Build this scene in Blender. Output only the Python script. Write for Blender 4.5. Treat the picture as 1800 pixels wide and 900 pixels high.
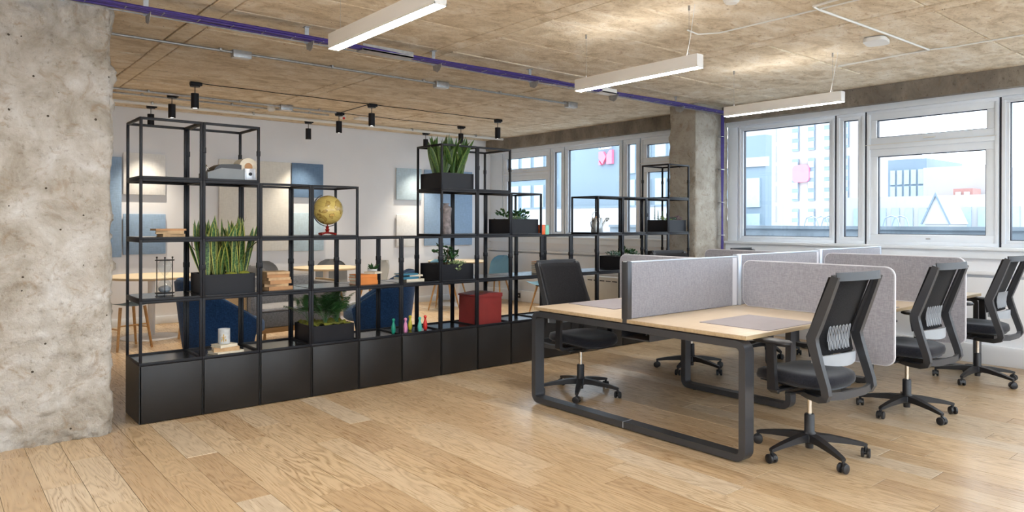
import bpy, bmesh, math, random
from mathutils import Vector, Matrix, noise
for o in list(bpy.data.objects): bpy.data.objects.remove(o)
random.seed(7)
SC = bpy.context.scene
COL = SC.collection
PI = math.pi

# ------------------------------------------------------------------ camera
cd = bpy.data.cameras.new('camera'); cam = bpy.data.objects.new('camera', cd); COL.objects.link(cam)
cd.sensor_fit = 'HORIZONTAL'; cd.sensor_width = 36.0; cd.lens = 24.764
cd.shift_x = 0.0; cd.shift_y = -0.0329; cd.clip_start = 0.05; cd.clip_end = 400
fw = Vector((0.6410, 0.7675, 0)).normalized(); rt = Vector((fw.y, -fw.x, 0)); up = Vector((0, 0, 1))
c_, s_ = math.cos(.0027), math.sin(.0027)
r2 = rt * c_ + up * s_; u2 = up * c_ - rt * s_
M = Matrix((r2, u2, -fw)).transposed().to_4x4(); M.translation = Vector((-1.191, -5.606, 1.4707))
cam.matrix_world = M
SC.camera = cam

# ------------------------------------------------------------------ world, exposure
w = bpy.data.worlds.new('world'); SC.world = w; w.use_nodes = True
bg = w.node_tree.nodes['Background']
bg.inputs['Color'].default_value = (0.85, 0.925, 1.0, 1); bg.inputs['Strength'].default_value = 3.6
SC.view_settings.view_transform = 'Standard'; SC.view_settings.look = 'None'
SC.view_settings.gamma = 1; SC.view_settings.use_curve_mapping = False
SC.view_settings.exposure = 0.58
LAMP = 70.0; SPOT = 90.0; WARM = (1.0, 0.84, 0.66)

# ------------------------------------------------------------------ materials
def newmat(name):
    m = bpy.data.materials.new(name); m.use_nodes = True
    nt = m.node_tree; b = nt.nodes['Principled BSDF']; return m, nt, b
def nd(nt, t, **k):
    n = nt.nodes.new(t)
    for a, v in k.items(): setattr(n, a, v)
    return n
def setin(n, **k):
    for a, v in k.items(): n.inputs[a.replace('_', ' ')].default_value = v
def ramp(nt, stops):
    r = nd(nt, 'ShaderNodeValToRGB'); e = r.color_ramp.elements
    while len(e) < len(stops): e.new(0.5)
    for i, (p, c) in enumerate(stops): e[i].position = p; e[i].color = (*c, 1)
    return r
def plain(name, col, rough=.5, metal=0., bump=0., bscale=200., var=0., vscale=8., spec=.5):
    m, nt, b = newmat(name)
    b.inputs['Base Color'].default_value = (*col, 1); b.inputs['Roughness'].default_value = rough
    b.inputs['Metallic'].default_value = metal; b.inputs['Specular IOR Level'].default_value = spec
    tc = nd(nt, 'ShaderNodeTexCoord')
    if var > 0:
        n = nd(nt, 'ShaderNodeTexNoise'); setin(n, Scale=vscale, Detail=5.)
        nt.links.new(tc.outputs['Object'], n.inputs['Vector'])
        r = ramp(nt, [(.3, tuple(c * (1 - var) for c in col)), (.7, tuple(min(1, c * (1 + var)) for c in col))])
        nt.links.new(n.outputs['Fac'], r.inputs['Fac']); nt.links.new(r.outputs['Color'], b.inputs['Base Color'])
    if bump > 0:
        n = nd(nt, 'ShaderNodeTexNoise'); setin(n, Scale=bscale, Detail=4.)
        nt.links.new(tc.outputs['Object'], n.inputs['Vector'])
        bp = nd(nt, 'ShaderNodeBump'); bp.inputs['Strength'].default_value = bump; bp.inputs['Distance'].default_value = .004
        nt.links.new(n.outputs['Fac'], bp.inputs['Height']); nt.links.new(bp.outputs['Normal'], b.inputs['Normal'])
    return m
def emis(name, col, st):
    m, nt, b = newmat(name)
    b.inputs['Base Color'].default_value = (*col, 1)
    b.inputs['Emission Color'].default_value = (*col, 1); b.inputs['Emission Strength'].default_value = st
    return m
def wood_floor():
    m, nt, b = newmat('oak_planks')
    geo = nd(nt, 'ShaderNodeNewGeometry'); at = nd(nt, 'ShaderNodeAttribute', attribute_name='rnd')
    sep = nd(nt, 'ShaderNodeSeparateXYZ'); nt.links.new(geo.outputs['Position'], sep.inputs[0])
    def math_(op, a, bb):
        x = nd(nt, 'ShaderNodeMath', operation=op)
        for i, v in enumerate((a, bb)):
            if isinstance(v, (int, float)): x.inputs[i].default_value = v
            else: nt.links.new(v, x.inputs[i])
        return x.outputs[0]
    off = math_('MULTIPLY', at.outputs['Fac'], 57.0)
    def coord(sx, sy):
        c = nd(nt, 'ShaderNodeCombineXYZ')
        nt.links.new(math_('MULTIPLY', math_('ADD', sep.outputs[0], off), sx), c.inputs[0])
        nt.links.new(math_('MULTIPLY', math_('ADD', sep.outputs[1], off), sy), c.inputs[1])
        nt.links.new(off, c.inputs[2]); return c.outputs[0]
    def nz(sx, sy, det=3., dist=0.):
        n = nd(nt, 'ShaderNodeTexNoise'); setin(n, Scale=1., Detail=det, Distortion=dist)
        nt.links.new(coord(sx, sy), n.inputs['Vector']); return n.outputs['Fac']
    big = nz(6.0, .9, 2.0)
    rings = math_('SINE', math_('MULTIPLY', big, 105.), 0)
    fine = nz(230., 7., 4.)
    amp = nz(4., .8, 1.)
    t = math_('ADD', math_('MULTIPLY', math_('MULTIPLY', rings, amp), .36), math_('MULTIPLY', fine, .26))
    t = math_('ADD', t, .37)
    base = ramp(nt, [(0., (.47, .33, .195)), (.3, (.54, .395, .24)), (.6, (.58, .435, .275)), (.9, (.585, .46, .315)), (1., (.60, .50, .38))])
    nt.links.new(at.outputs['Fac'], base.inputs['Fac'])
    gr = ramp(nt, [(.2, (.66, .58, .48)), (.42, (.92, .89, .85)), (.7, (1.06, 1.06, 1.05))])
    nt.links.new(t, gr.inputs['Fac'])
    mx = nd(nt, 'ShaderNodeMixRGB', blend_type='MULTIPLY'); mx.inputs[0].default_value = 1
    nt.links.new(base.outputs[0], mx.inputs[1]); nt.links.new(gr.outputs[0], mx.inputs[2])
    nt.links.new(mx.outputs[0], b.inputs['Base Color'])
    rr = ramp(nt, [(0., (.22,) * 3), (1., (.36,) * 3)]); nt.links.new(fine, rr.inputs['Fac']); nt.links.new(rr.outputs[0], b.inputs['Roughness'])
    bp = nd(nt, 'ShaderNodeBump'); bp.inputs['Strength'].default_value = .12; bp.inputs['Distance'].default_value = .002
    nt.links.new(fine, bp.inputs['Height']); nt.links.new(bp.outputs['Normal'], b.inputs['Normal'])
    return m
def concrete(name, c0, c1, c2, sc=1.0, pits=True, streak=(1, 1, 1), rust=None, bump=.6, attr=False, pitsc=1.):
    m, nt, b = newmat(name)
    tc = nd(nt, 'ShaderNodeNewGeometry'); mp = nd(nt, 'ShaderNodeMapping'); mp.inputs['Scale'].default_value = streak
    nt.links.new(tc.outputs['Position'], mp.inputs['Vector'])
    vec = mp.outputs[0]
    if attr:
        at = nd(nt, 'ShaderNodeAttribute', attribute_name='rnd')
        ad = nd(nt, 'ShaderNodeVectorMath', operation='ADD'); nt.links.new(vec, ad.inputs[0])
        ml = nd(nt, 'ShaderNodeMath', operation='MULTIPLY'); ml.inputs[1].default_value = 9.
        nt.links.new(at.outputs['Fac'], ml.inputs[0]); nt.links.new(ml.outputs[0], ad.inputs[1]); vec = ad.outputs[0]
    def nz(s, d, di=0.):
        n = nd(nt, 'ShaderNodeTexNoise'); setin(n, Scale=s * sc, Detail=d, Distortion=di); n.inputs['Roughness'].default_value = .65
        nt.links.new(vec, n.inputs['Vector']); return n
    n1 = nz(1.6, 9., .6); r = ramp(nt, [(.3, c0), (.5, c1), (.68, c2)]); nt.links.new(n1.outputs['Fac'], r.inputs['Fac'])
    n2 = nz(14., 8.); r2_ = ramp(nt, [(.28, (.55, .5, .44)), (.42, (1, 1, 1)), (.75, (1.1, 1.1, 1.1))]); nt.links.new(n2.outputs['Fac'], r2_.inputs['Fac'])
    mx = nd(nt, 'ShaderNodeMixRGB', blend_type='MULTIPLY'); mx.inputs[0].default_value = .8
    nt.links.new(r.outputs[0], mx.inputs[1]); nt.links.new(r2_.outputs[0], mx.inputs[2]); out = mx.outputs[0]
    hgt = n2.outputs['Fac']
    if rust:
        n3 = nz(3.1, 6., 1.5); r3 = ramp(nt, [(.56, (0, 0, 0)), (.70, (1, 1, 1))]); nt.links.new(n3.outputs['Fac'], r3.inputs['Fac'])
        mr = nd(nt, 'ShaderNodeMixRGB', blend_type='MIX'); mf = nd(nt, 'ShaderNodeMath', operation='MULTIPLY'); mf.inputs[1].default_value = .6
        nt.links.new(r3.outputs[0], mf.inputs[0]); nt.links.new(mf.outputs[0], mr.inputs[0]); nt.links.new(out, mr.inputs[1]); mr.inputs[2].default_value = (*rust, 1); out = mr.outputs[0]
    if pits:
        v = nd(nt, 'ShaderNodeTexVoronoi'); v.inputs['Scale'].default_value = 13 * sc * pitsc; nt.links.new(tc.outputs['Position'], v.inputs['Vector'])
        n4 = nz(5., 2.); th = nd(nt, 'ShaderNodeMath', operation='MULTIPLY'); nt.links.new(n4.outputs['Fac'], th.inputs[0]); th.inputs[1].default_value = .19
        lt = nd(nt, 'ShaderNodeMath', operation='LESS_THAN'); nt.links.new(v.outputs['Distance'], lt.inputs[0]); nt.links.new(th.outputs[0], lt.inputs[1])
        v2 = nd(nt, 'ShaderNodeMath', operation='GREATER_THAN'); sp = nd(nt, 'ShaderNodeSeparateXYZ'); nt.links.new(v.outputs['Color'], sp.inputs[0]); nt.links.new(sp.outputs[0], v2.inputs[0]); v2.inputs[1].default_value = .72
        pm = nd(nt, 'ShaderNodeMath', operation='MULTIPLY'); nt.links.new(lt.outputs[0], pm.inputs[0]); nt.links.new(v2.outputs[0], pm.inputs[1])
        mp2 = nd(nt, 'ShaderNodeMixRGB', blend_type='MIX'); nt.links.new(pm.outputs[0], mp2.inputs[0]); nt.links.new(out, mp2.inputs[1]); mp2.inputs[2].default_value = (.07, .055, .04, 1); out = mp2.outputs[0]
    nt.links.new(out, b.inputs['Base Color']); b.inputs['Roughness'].default_value = .92; b.inputs['Specular IOR Level'].default_value = .25
    bp = nd(nt, 'ShaderNodeBump'); bp.inputs['Strength'].default_value = bump; bp.inputs['Distance'].default_value = .012
    nt.links.new(hgt, bp.inputs['Height']); nt.links.new(bp.outputs['Normal'], b.inputs['Normal'])
    return m
def fabric(name, col, var=.13, sc=420.):
    m, nt, b = newmat(name)
    tc = nd(nt, 'ShaderNodeTexCoord')
    mp = nd(nt, 'ShaderNodeMapping'); mp.inputs['Scale'].default_value = (.25, .25, 1.2); nt.links.new(tc.outputs['Object'], mp.inputs['Vector'])
    mq = nd(nt, 'ShaderNodeMapping'); mq.inputs['Scale'].default_value = (1.2, 1.2, .2); nt.links.new(tc.outputs['Object'], mq.inputs['Vector'])
    a = nd(nt, 'ShaderNodeTexNoise'); setin(a, Scale=sc * .5, Detail=2.); nt.links.new(mp.outputs[0], a.inputs['Vector'])
    c = nd(nt, 'ShaderNodeTexNoise'); setin(c, Scale=sc * .5, Detail=2.); nt.links.new(mq.outputs[0], c.inputs['Vector'])
    s = nd(nt, 'ShaderNodeMath', operation='ADD'); nt.links.new(a.outputs['Fac'], s.inputs[0]); nt.links.new(c.outputs['Fac'], s.inputs[1])
    h = nd(nt, 'ShaderNodeMath', operation='MULTIPLY'); h.inputs[1].default_value = .5; nt.links.new(s.outputs[0], h.inputs[0])
    r = ramp(nt, [(.35, tuple(x * (1 - 2 * var) for x in col)), (.5, col), (.65, tuple(min(1, x * (1 + 2 * var)) for x in col))])
    nt.links.new(h.outputs[0], r.inputs['Fac']); nt.links.new(r.outputs[0], b.inputs['Base Color'])
    b.inputs['Roughness'].default_value = .95; b.inputs['Sheen Weight'].default_value = .2; b.inputs['Specular IOR Level'].default_value = .15
    return m
def light_wood(name, c0, c1, rough=.45):
    m, nt, b = newmat(name)
    tc = nd(nt, 'ShaderNodeTexCoord'); mp = nd(nt, 'ShaderNodeMapping'); mp.inputs['Scale'].default_value = (2, 30, 30)
    nt.links.new(tc.outputs['Object'], mp.inputs['Vector'])
    n = nd(nt, 'ShaderNodeTexNoise'); setin(n, Scale=2., Detail=5.); nt.links.new(mp.outputs[0], n.inputs['Vector'])
    r = ramp(nt, [(.3, c0), (.7, c1)]); nt.links.new(n.outputs['Fac'], r.inputs['Fac']); nt.links.new(r.outputs[0], b.inputs['Base Color'])
    b.inputs['Roughness'].default_value = rough; return m
def glass_pane(name, tint=(.95, .98, 1.0)):
    m, nt, b = newmat(name); nt.nodes.remove(b); out = nt.nodes['Material Output']
    t = nd(nt, 'ShaderNodeBsdfTransparent'); t.inputs[0].default_value = (*tint, 1)
    g = nd(nt, 'ShaderNodeBsdfGlossy'); g.inputs['Roughness'].default_value = .02
    f = nd(nt, 'ShaderNodeFresnel'); f.inputs[0].default_value = 1.455
    gb = nd(nt, 'ShaderNodeNewGeometry'); iv = nd(nt, 'ShaderNodeMath', operation='SUBTRACT'); iv.inputs[0].default_value = 1.; nt.links.new(gb.outputs['Backfacing'], iv.inputs[1])
    mu = nd(nt, 'ShaderNodeMath', operation='MULTIPLY'); nt.links.new(f.outputs[0], mu.inputs[0]); nt.links.new(iv.outputs[0], mu.inputs[1])   # outer face only: no false total reflection
    mx = nd(nt, 'ShaderNodeMixShader'); nt.links.new(mu.outputs[0], mx.inputs[0]); nt.links.new(t.outputs[0], mx.inputs[1]); nt.links.new(g.outputs[0], mx.inputs[2])
    nt.links.new(mx.outputs[0], out.inputs[0]); return m
def leaf_mat(name, mid, dark, edge=None):
    m, nt, b = newmat(name)
    uv = nd(nt, 'ShaderNodeUVMap'); sep = nd(nt, 'ShaderNodeSeparateXYZ'); nt.links.new(uv.outputs[0], sep.inputs[0])
    n = nd(nt, 'ShaderNodeTexNoise'); setin(n, Scale=1., Detail=3., Distortion=.6)
    mp = nd(nt, 'ShaderNodeMapping'); mp.inputs['Scale'].default_value = (2.5, 26, 1); nt.links.new(uv.outputs[0], mp.inputs[0]); nt.links.new(mp.outputs[0], n.inputs['Vector'])
    r = ramp(nt, [(.4, dark), (.6, mid)]); nt.links.new(n.outputs['Fac'], r.inputs['Fac']); out = r.outputs[0]
    if edge:
        a = nd(nt, 'ShaderNodeMath', operation='SUBTRACT'); nt.links.new(sep.outputs[0], a.inputs[0]); a.inputs[1].default_value = .5
        ab = nd(nt, 'ShaderNodeMath', operation='ABSOLUTE'); nt.links.new(a.outputs[0], ab.inputs[0])
        g = nd(nt, 'ShaderNodeMath', operation='GREATER_THAN'); nt.links.new(ab.outputs[0], g.inputs[0]); g.inputs[1].default_value = .36
        mx = nd(nt, 'ShaderNodeMixRGB'); nt.links.new(g.outputs[0], mx.inputs[0]); nt.links.new(out, mx.inputs[1]); mx.inputs[2].default_value = (*edge, 1); out = mx.outputs[0]
    nt.links.new(out, b.inputs['Base Color']); b.inputs['Roughness'].default_value = .42; return m
def globe_mat():
    m, nt, b = newmat('antique_globe_print')
    tc = nd(nt, 'ShaderNodeTexCoord'); n = nd(nt, 'ShaderNodeTexNoise'); setin(n, Scale=11., Detail=7., Distortion=.5); nt.links.new(tc.outputs['Object'], n.inputs['Vector'])
    r = ramp(nt, [(.0, (.50, .37, .10)), (.505, (.55, .42, .13)), (.515, (.13, .075, .02)), (.53, (.32, .21, .055)), (.62, (.42, .31, .09))])
    nt.links.new(n.outputs['Fac'], r.inputs['Fac'])
    sp = nd(nt, 'ShaderNodeSeparateXYZ'); nt.links.new(tc.outputs['Object'], sp.inputs[0])
    ml = nd(nt, 'ShaderNodeMath', operation='MULTIPLY'); ml.inputs[1].default_value = 26.; nt.links.new(sp.outputs[2], ml.inputs[0])
    fr = nd(nt, 'ShaderNodeMath', operation='FRACT'); nt.links.new(ml.outputs[0], fr.inputs[0])
    lt = nd(nt, 'ShaderNodeMath', operation='LESS_THAN'); nt.links.new(fr.outputs[0], lt.inputs[0]); lt.inputs[1].default_value = .06
    mf = nd(nt, 'ShaderNodeMath', operation='MULTIPLY'); mf.inputs[1].default_value = .45; nt.links.new(lt.outputs[0], mf.inputs[0])
    mx = nd(nt, 'ShaderNodeMixRGB'); nt.links.new(mf.outputs[0], mx.inputs[0]); nt.links.new(r.outputs[0], mx.inputs[1]); mx.inputs[2].default_value = (.15, .09, .03, 1)
    nt.links.new(mx.outputs[0], b.inputs['Base Color']); b.inputs['Roughness'].default_value = .22; return m

K = {}
K['floor'] = wood_floor()
K['ceil'] = concrete('board_marked_concrete', (.52, .415, .28), (.76, .65, .49), (.88, .81, .69), 2.1, True, (.9, 1.5, 1), rust=(.44, .28, .15), bump=.9, attr=True)
K['joint'] = plain('rusty_joint', (.16, .095, .05), .95, var=.4, vscale=3.)
K['pillar'] = concrete('stripped_concrete', (.26, .215, .16), (.46, .425, .375), (.62, .60, .575), 2.0, True, (1, 1, 1), rust=(.30, .20, .11), bump=1.6, pitsc=.55)
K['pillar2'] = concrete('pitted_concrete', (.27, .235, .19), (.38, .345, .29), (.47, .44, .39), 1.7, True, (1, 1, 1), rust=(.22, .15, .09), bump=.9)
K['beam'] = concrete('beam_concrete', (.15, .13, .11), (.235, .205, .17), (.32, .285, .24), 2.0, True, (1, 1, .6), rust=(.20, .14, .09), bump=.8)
K['wall'] = plain('white_plaster', (.80, .82, .86), .8, var=.02, vscale=2., bump=.05, bscale=60)
K['upvc'] = plain('white_window_frame', (.80, .86, .93), .35, var=.015)
K['gasket'] = plain('black_gasket', (.012, .015, .03), .5, var=.05)
K['black'] = plain('black_powder_coat', (.005, .0055, .009), .45, spec=.3, bump=.08, bscale=500, var=.08)
K['blackpanel'] = plain('black_laminate', (.013, .0115, .011), .40, spec=.38, bump=.05, bscale=400, var=.06, vscale=3.)
K['plate'] = plain('black_shelf_plate', (.012, .012, .014), .2, var=.08, bump=.03)
K['deskmetal'] = plain('graphite_metal', (.075, .078, .088), .36, .55, bump=.06, bscale=500, var=.04)
K['desktop'] = light_wood('birch_desktop', (.58, .46, .33), (.66, .54, .40), .38)
K['plyedge'] = light_wood('birch_ply_edge', (.42, .30, .17), (.56, .42, .25), .5)
K['mat'] = plain('grey_desk_mat', (.34, .31, .33), .7, bump=.1, var=.04)
K['screen'] = fabric('grey_wool_screen', (.315, .312, .35), .09, 300.)
K['screentrim'] = plain('pale_screen_trim', (.66, .66, .71), .4, var=.02)
K['alu'] = plain('brushed_aluminium', (.55, .60, .68), .35, .6, var=.03)
K['plastic'] = plain('black_plastic', (.020, .020, .023), .40, bump=.1, bscale=300, var=.06)
K['seat'] = fabric('black_seat_fabric', (.016, .017, .024), .2, 500.)
K['chairmesh'] = fabric('black_chair_mesh', (.022, .022, .026), .25, 700.)
K['lumbar'] = plain('grey_lumbar_plastic', (.36, .39, .43), .4, var=.04)
K['chairframe'] = plain('charcoal_nylon', (.042, .044, .050), .42, bump=.05, var=.05)
K['chrome'] = plain('chrome', (.75, .70, .62), .15, 1., var=.02)
K['lampbody'] = plain('white_lamp_housing', (.80, .79, .77), .45, var=.01)
K['lampglow'] = emis('lamp_diffuser', (1.0, .985, .96), LAMP)
K['upfill'] = emis('added_uplight', (1.0, .97, .93), LAMP * .12)  # weak upward glow, added to brighten the ceiling
K['spotglow'] = emis('spot_lens', (1.0, .9, .76), 18.)
K['wire'] = plain('steel_wire', (.4, .4, .4), .3, .9, var=.05)
K['galv'] = plain('galvanised_steel', (.42, .43, .44), .42, .7, var=.15, vscale=30.)
K['purple'] = plain('violet_cable', (.045, .026, .20), .5, var=.12, vscale=20.)
K['whitepl'] = plain('white_plastic', (.78, .78, .76), .45, var=.02)
K['glass'] = glass_pane('window_glass')
K['clear'] = glass_pane('clear_glass', (.93, .96, .97)); K['clear'].node_tree.nodes['Fresnel'].inputs[0].default_value = 1.45
K['soil'] = plain('dark_soil', (.03, .02, .012), .95, bump=1., bscale=90, var=.5, vscale=50)
K['moss'] = plain('green_moss', (.19, .20, .018), .95, bump=1., bscale=60, var=.5, vscale=30)
K['snake'] = leaf_mat('variegated_leaf', (.11, .21, .055), (.014, .055, .016), (.46, .44, .10))
K['snake2'] = leaf_mat('dark_leaf', (.07, .15, .03), (.022, .065, .018), (.13, .20, .045))
K['palm'] = leaf_mat('palm_leaf', (.085, .21, .06), (.03, .10, .035))
K['jade'] = leaf_mat('jade_leaf', (.03, .11, .025), (.012, .055, .014))
K['pale'] = leaf_mat('pale_leaf', (.42, .50, .27), (.22, .32, .12))
K['pink'] = leaf_mat('mauve_leaf', (.34, .25, .27), (.10, .07, .09))
K['bluegreen'] = leaf_mat('blue_green_leaf', (.16, .27, .21), (.06, .13, .09))
K['stem'] = plain('brown_stem', (.11, .07, .03), .7, var=.2)
K['globe'] = globe_mat()
K['redwood'] = plain('red_varnish', (.22, .012, .010), .2, var=.1)
K['redbox'] = plain('red_leather', (.23, .024, .022), .45, bump=.15, bscale=120, var=.1)
K['vase'] = plain('mottled_grey_ceramic', (.20, .17, .17), .6, bump=.3, bscale=60, var=.65, vscale=22)
K['kraft'] = plain('kraft_paper', (.50, .33, .18), .8, bump=.2, var=.15, vscale=30)
K['cream'] = plain('cream_paper', (.66, .60, .48), .8, var=.06, vscale=40)
K['orange'] = plain('orange_cover', (.62, .20, .035), .6, var=.1)
K['orangered'] = plain('orange_red_enamel', (.80, .13, .03), .4, var=.05)
K['mint'] = plain('mint_enamel', (.22, .60, .47), .4, var=.05)
K['bluebook'] = plain('teal_cover', (.03, .17, .27), .6, var=.1)
K['tan'] = plain('tan_cover', (.42, .22, .10), .7, var=.12)
K['slate'] = plain('slate_cover', (.10, .16, .22), .6, var=.1)
K['candle'] = plain('frosted_candle_glass', (.50, .52, .53), .25, var=.12, vscale=30)
K['gold'] = plain('gold_motif', (.55, .36, .10), .4, .3, var=.3, vscale=60)
K['tin'] = plain('galvanised_can', (.45, .48, .50), .32, .8, var=.12, vscale=25)
K['machine'] = plain('grey_machine_enamel', (.17, .18, .185), .35, var=.05)
K['machinelight'] = plain('light_grey_metal', (.50, .52, .56), .3, .4, var=.05)
K['blueseat'] = fabric('navy_velvet', (.022, .066, .17), .2, 300.)
K['bluelight'] = fabric('light_blue_upholstery', (.10, .19, .36), .15, 300.)
K['greysofa'] = fabric('grey_upholstery', (.25, .25, .26), .16, 260.)
K['greyseat'] = fabric('pale_grey_cushion', (.46, .47, .50), .1, 260.)
K['oakleg'] = light_wood('oak_leg', (.46, .25, .09), (.58, .34, .14), .45)
K['tabletop'] = light_wood('pale_table_top', (.66, .54, .36), (.72, .60, .42), .4)
K['pedestal'] = plain('white_pedestal', (.80, .80, .82), .4, var=.03)
K['shellgrey'] = plain('grey_shell', (.34, .35, .36), .5, var=.04)
K['shellwhite'] = plain('off_white_shell', (.62, .62, .60), .5, var=.03)
K['shellblue'] = plain('sky_blue_shell', (.30, .54, .68), .45, var=.04)
K['stooltop'] = plain('dark_blue_stool_seat', (.05, .09, .12), .5, var=.1)
K['a_blue'] = fabric('blue_acoustic_felt', (.29, .42, .60), .05, 120.)
K['a_navy'] = fabric('steel_blue_felt', (.14, .23, .37), .06, 120.)
K['a_pale'] = fabric('pale_blue_felt', (.50, .64, .74), .05, 120.)
K['a_white'] = fabric('white_felt', (.82, .83, .83), .03, 120.)
K['a_cream'] = fabric('cream_felt', (.78, .77, .72), .03, 120.)
for nm, c in (('pin_green', (.01, .30, .20)), ('pin_pink', (.75, .28, .50)), ('pin_yellow', (.55, .48, .03)), ('pin_teal', (.10, .48, .42)), ('pin_red', (.65, .025, .02))):
    K[nm] = plain(nm, c, .35, var=.04)
K['bA'] = plain('blue_grey_cladding', (.17, .225, .275), .6, var=.04, vscale=.4)
K['bAw'] = plain('pale_building_window', (.34, .42, .46), .3, var=.05)
K['bwhite'] = plain('white_render', (.42, .42, .43), .8, var=.03, vscale=.5)
K['btower'] = plain('tower_render', (.37, .34, .335), .8, var=.04, vscale=.3)
K['bstrip'] = plain('tower_window_strip', (.17, .22, .28), .3, var=.15, vscale=1.)
K['bgrey'] = plain('grey_blue_block', (.16, .21, .26), .6, var=.08, vscale=.5)
K['bred'] = plain('red_brick_block', (.36, .18, .16), .8, var=.1)
K['parapet'] = plain('weathered_parapet', (.17, .20, .225), .9, var=.2, vscale=2.)
K['terrace'] = plain('terrace_roofing', (.36, .38, .40), .9, var=.1, vscale=2.)
K['signpink'] = plain('pink_sign', (.80, .18, .28), .5, var=.02)
K['signwhite'] = plain('white_sign', (.85, .85, .88), .5, var=.02)
K['rail'] = plain('steel_rail', (.35, .42, .50), .4, .4, var=.05)

# ------------------------------------------------------------------ helpers
class MB:
    def __init__(s): s.bm = bmesh.new(); s.uv = None
    def box(s, x0, x1, y0, y1, z0, z1, bevel=0, rot=0, piv=None, mat=None):
        vs = [s.bm.verts.new((x, y, z)) for x in (x0, x1) for y in (y0, y1) for z in (z0, z1)]
        fs = [(0, 1, 3, 2), (4, 6, 7, 5), (0, 4, 5, 1), (2, 3, 7, 6), (0, 2, 6, 4), (1, 5, 7, 3)]
        F = [s.bm.faces.new([vs[i] for i in f]) for f in fs]
        if rot or mat is not None:
            R = mat if mat is not None else Matrix.Rotation(rot, 4, 'Z')
            p = Vector(piv) if piv else Vector(((x0 + x1) / 2, (y0 + y1) / 2, (z0 + z1) / 2))
            for v in vs: v.co = R @ (v.co - p) + p
        if bevel:
            es = {e for f in F for e in f.edges}
            bmesh.ops.bevel(s.bm, geom=list(es), offset=bevel, segments=2, profile=.5, affect='EDGES')
        return s
    def rings(s, rings, closed=False, caps=True):
        V = [[s.bm.verts.new(p) for p in r] for r in rings]
        n = len(V[0]); m = len(V)
        for i in range(m if closed else m - 1):
            a, b = V[i], V[(i + 1) % m]
            for j in range(n):
                try: s.bm.faces.new((a[j], a[(j + 1) % n], b[(j + 1) % n], b[j]))
                except ValueError: pass
        if caps and not closed:
            try: s.bm.faces.new(V[0][::-1]); s.bm.faces.new(V[-1])
            except ValueError: pass
        return s
    def tube(s, pts, r, seg=8, closed=False):
        pts = [Vector(p) for p in pts]; n = len(pts); R = []
        ref = None
        for i, p in enumerate(pts):
            a = pts[(i - 1) % n] if (closed or i > 0) else p; b = pts[(i + 1) % n] if (closed or i < n - 1) else p
            t = (b - a).normalized()
            if ref is None: ref = Vector((0, 0, 1)) if abs(t.z) < .9 else Vector((1, 0, 0))
            u = t.cross(ref).normalized(); v = u.cross(t).normalized(); ref = v
            rr = r[i] if isinstance(r, (list, tuple)) else r
            R.append([p + (u * math.cos(k * 2 * PI / seg) + v * math.sin(k * 2 * PI / seg)) * rr for k in range(seg)])
        return s.rings(R, closed)
    def bar(s, pts, w, h, side, closed=False):
        """rectangular section; w along 'side' vector, h across"""
        pts = [Vector(p) for p in pts]; n = len(pts); R = []; S = Vector(side).normalized()
        for i, p in enumerate(pts):
            a = pts[(i - 1) % n] if (closed or i > 0) else p; b = pts[(i + 1) % n] if (closed or i < n - 1) else p
            d1 = (p - a).normalized() if (p - a).length > 1e-6 else (b - p).normalized()
            d2 = (b - p).normalized() if (b - p).length > 1e-6 else d1
            t = (d1 + d2).normalized(); N = S.cross(t).normalized()
            k = 1 / max(.35, t.dot(d2))
            ww = w[i] if isinstance(w, (list, tuple)) else w; hh = (h[i] if isinstance(h, (list, tuple)) else h) * k
            R.append([p + S * ww / 2 + N * hh / 2, p - S * ww / 2 + N * hh / 2, p - S * ww / 2 - N * hh / 2, p + S * ww / 2 - N * hh / 2])
        return s.rings(R, closed)
    def lathe(s, prof, c=(0, 0, 0), seg=24, caps=True):
        c = Vector(c)
        return s.rings([[c + Vector((r * math.cos(k * 2 * PI / seg), r * math.sin(k * 2 * PI / seg), z)) for k in range(seg)] for r, z in prof], caps=caps)
    def cyl(s, p0, p1, r, seg=12): return s.tube([p0, p1], r, seg)
    def prism(s, pts, axis, a0, a1):
        def mk(p, a):
            return {'x': (a, p[0], p[1]), 'y': (p[0], a, p[1]), 'z': (p[0], p[1], a)}[axis]
        return s.rings([[mk(p, a0) for p in pts], [mk(p, a1) for p in pts]])
    def grid(s, f, nu, nv, uv=False):
        V = [[s.bm.verts.new(f(i / nu, j / nv)) for j in range(nv + 1)] for i in range(nu + 1)]
        if uv and s.uv is None: s.uv = s.bm.loops.layers.uv.new('UVMap')
        for i in range(nu):
            for j in range(nv):
                fc = s.bm.faces.new((V[i][j], V[i + 1][j], V[i + 1][j + 1], V[i][j + 1]))
                if uv:
                    for l, (a, b) in zip(fc.loops, ((i, j), (i + 1, j), (i + 1, j + 1), (i, j + 1))): l[s.uv].uv = (a / nu, b / nv)
        return s
    def sphere(s, c, r, u=16, v=10, sc=(1, 1, 1)):
        bmesh.ops.create_uvsphere(s.bm, u_segments=u, v_segments=v, radius=r, matrix=Matrix.Translation(c) @ Matrix.Diagonal((*sc, 1)))
        return s
    def mesh(s, name, mat, smooth=35):
        bmesh.ops.recalc_face_normals(s.bm, faces=s.bm.faces[:])
        me = bpy.data.meshes.new(name); s.bm.to_mesh(me); s.bm.free()
        if mat: me.materials.append(K[mat] if isinstance(mat, str) else mat)
        if smooth:
            me.polygons.foreach_set('use_smooth', [True] * len(me.polygons)); me.set_sharp_from_angle(angle=math.radians(smooth))
        return me
    def build(s, name, mat, parent=None, loc=None, rot=None, smooth=35, **tags):
        return place(name, s.mesh(name, mat, smooth), parent, loc, rot, **tags)
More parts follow.
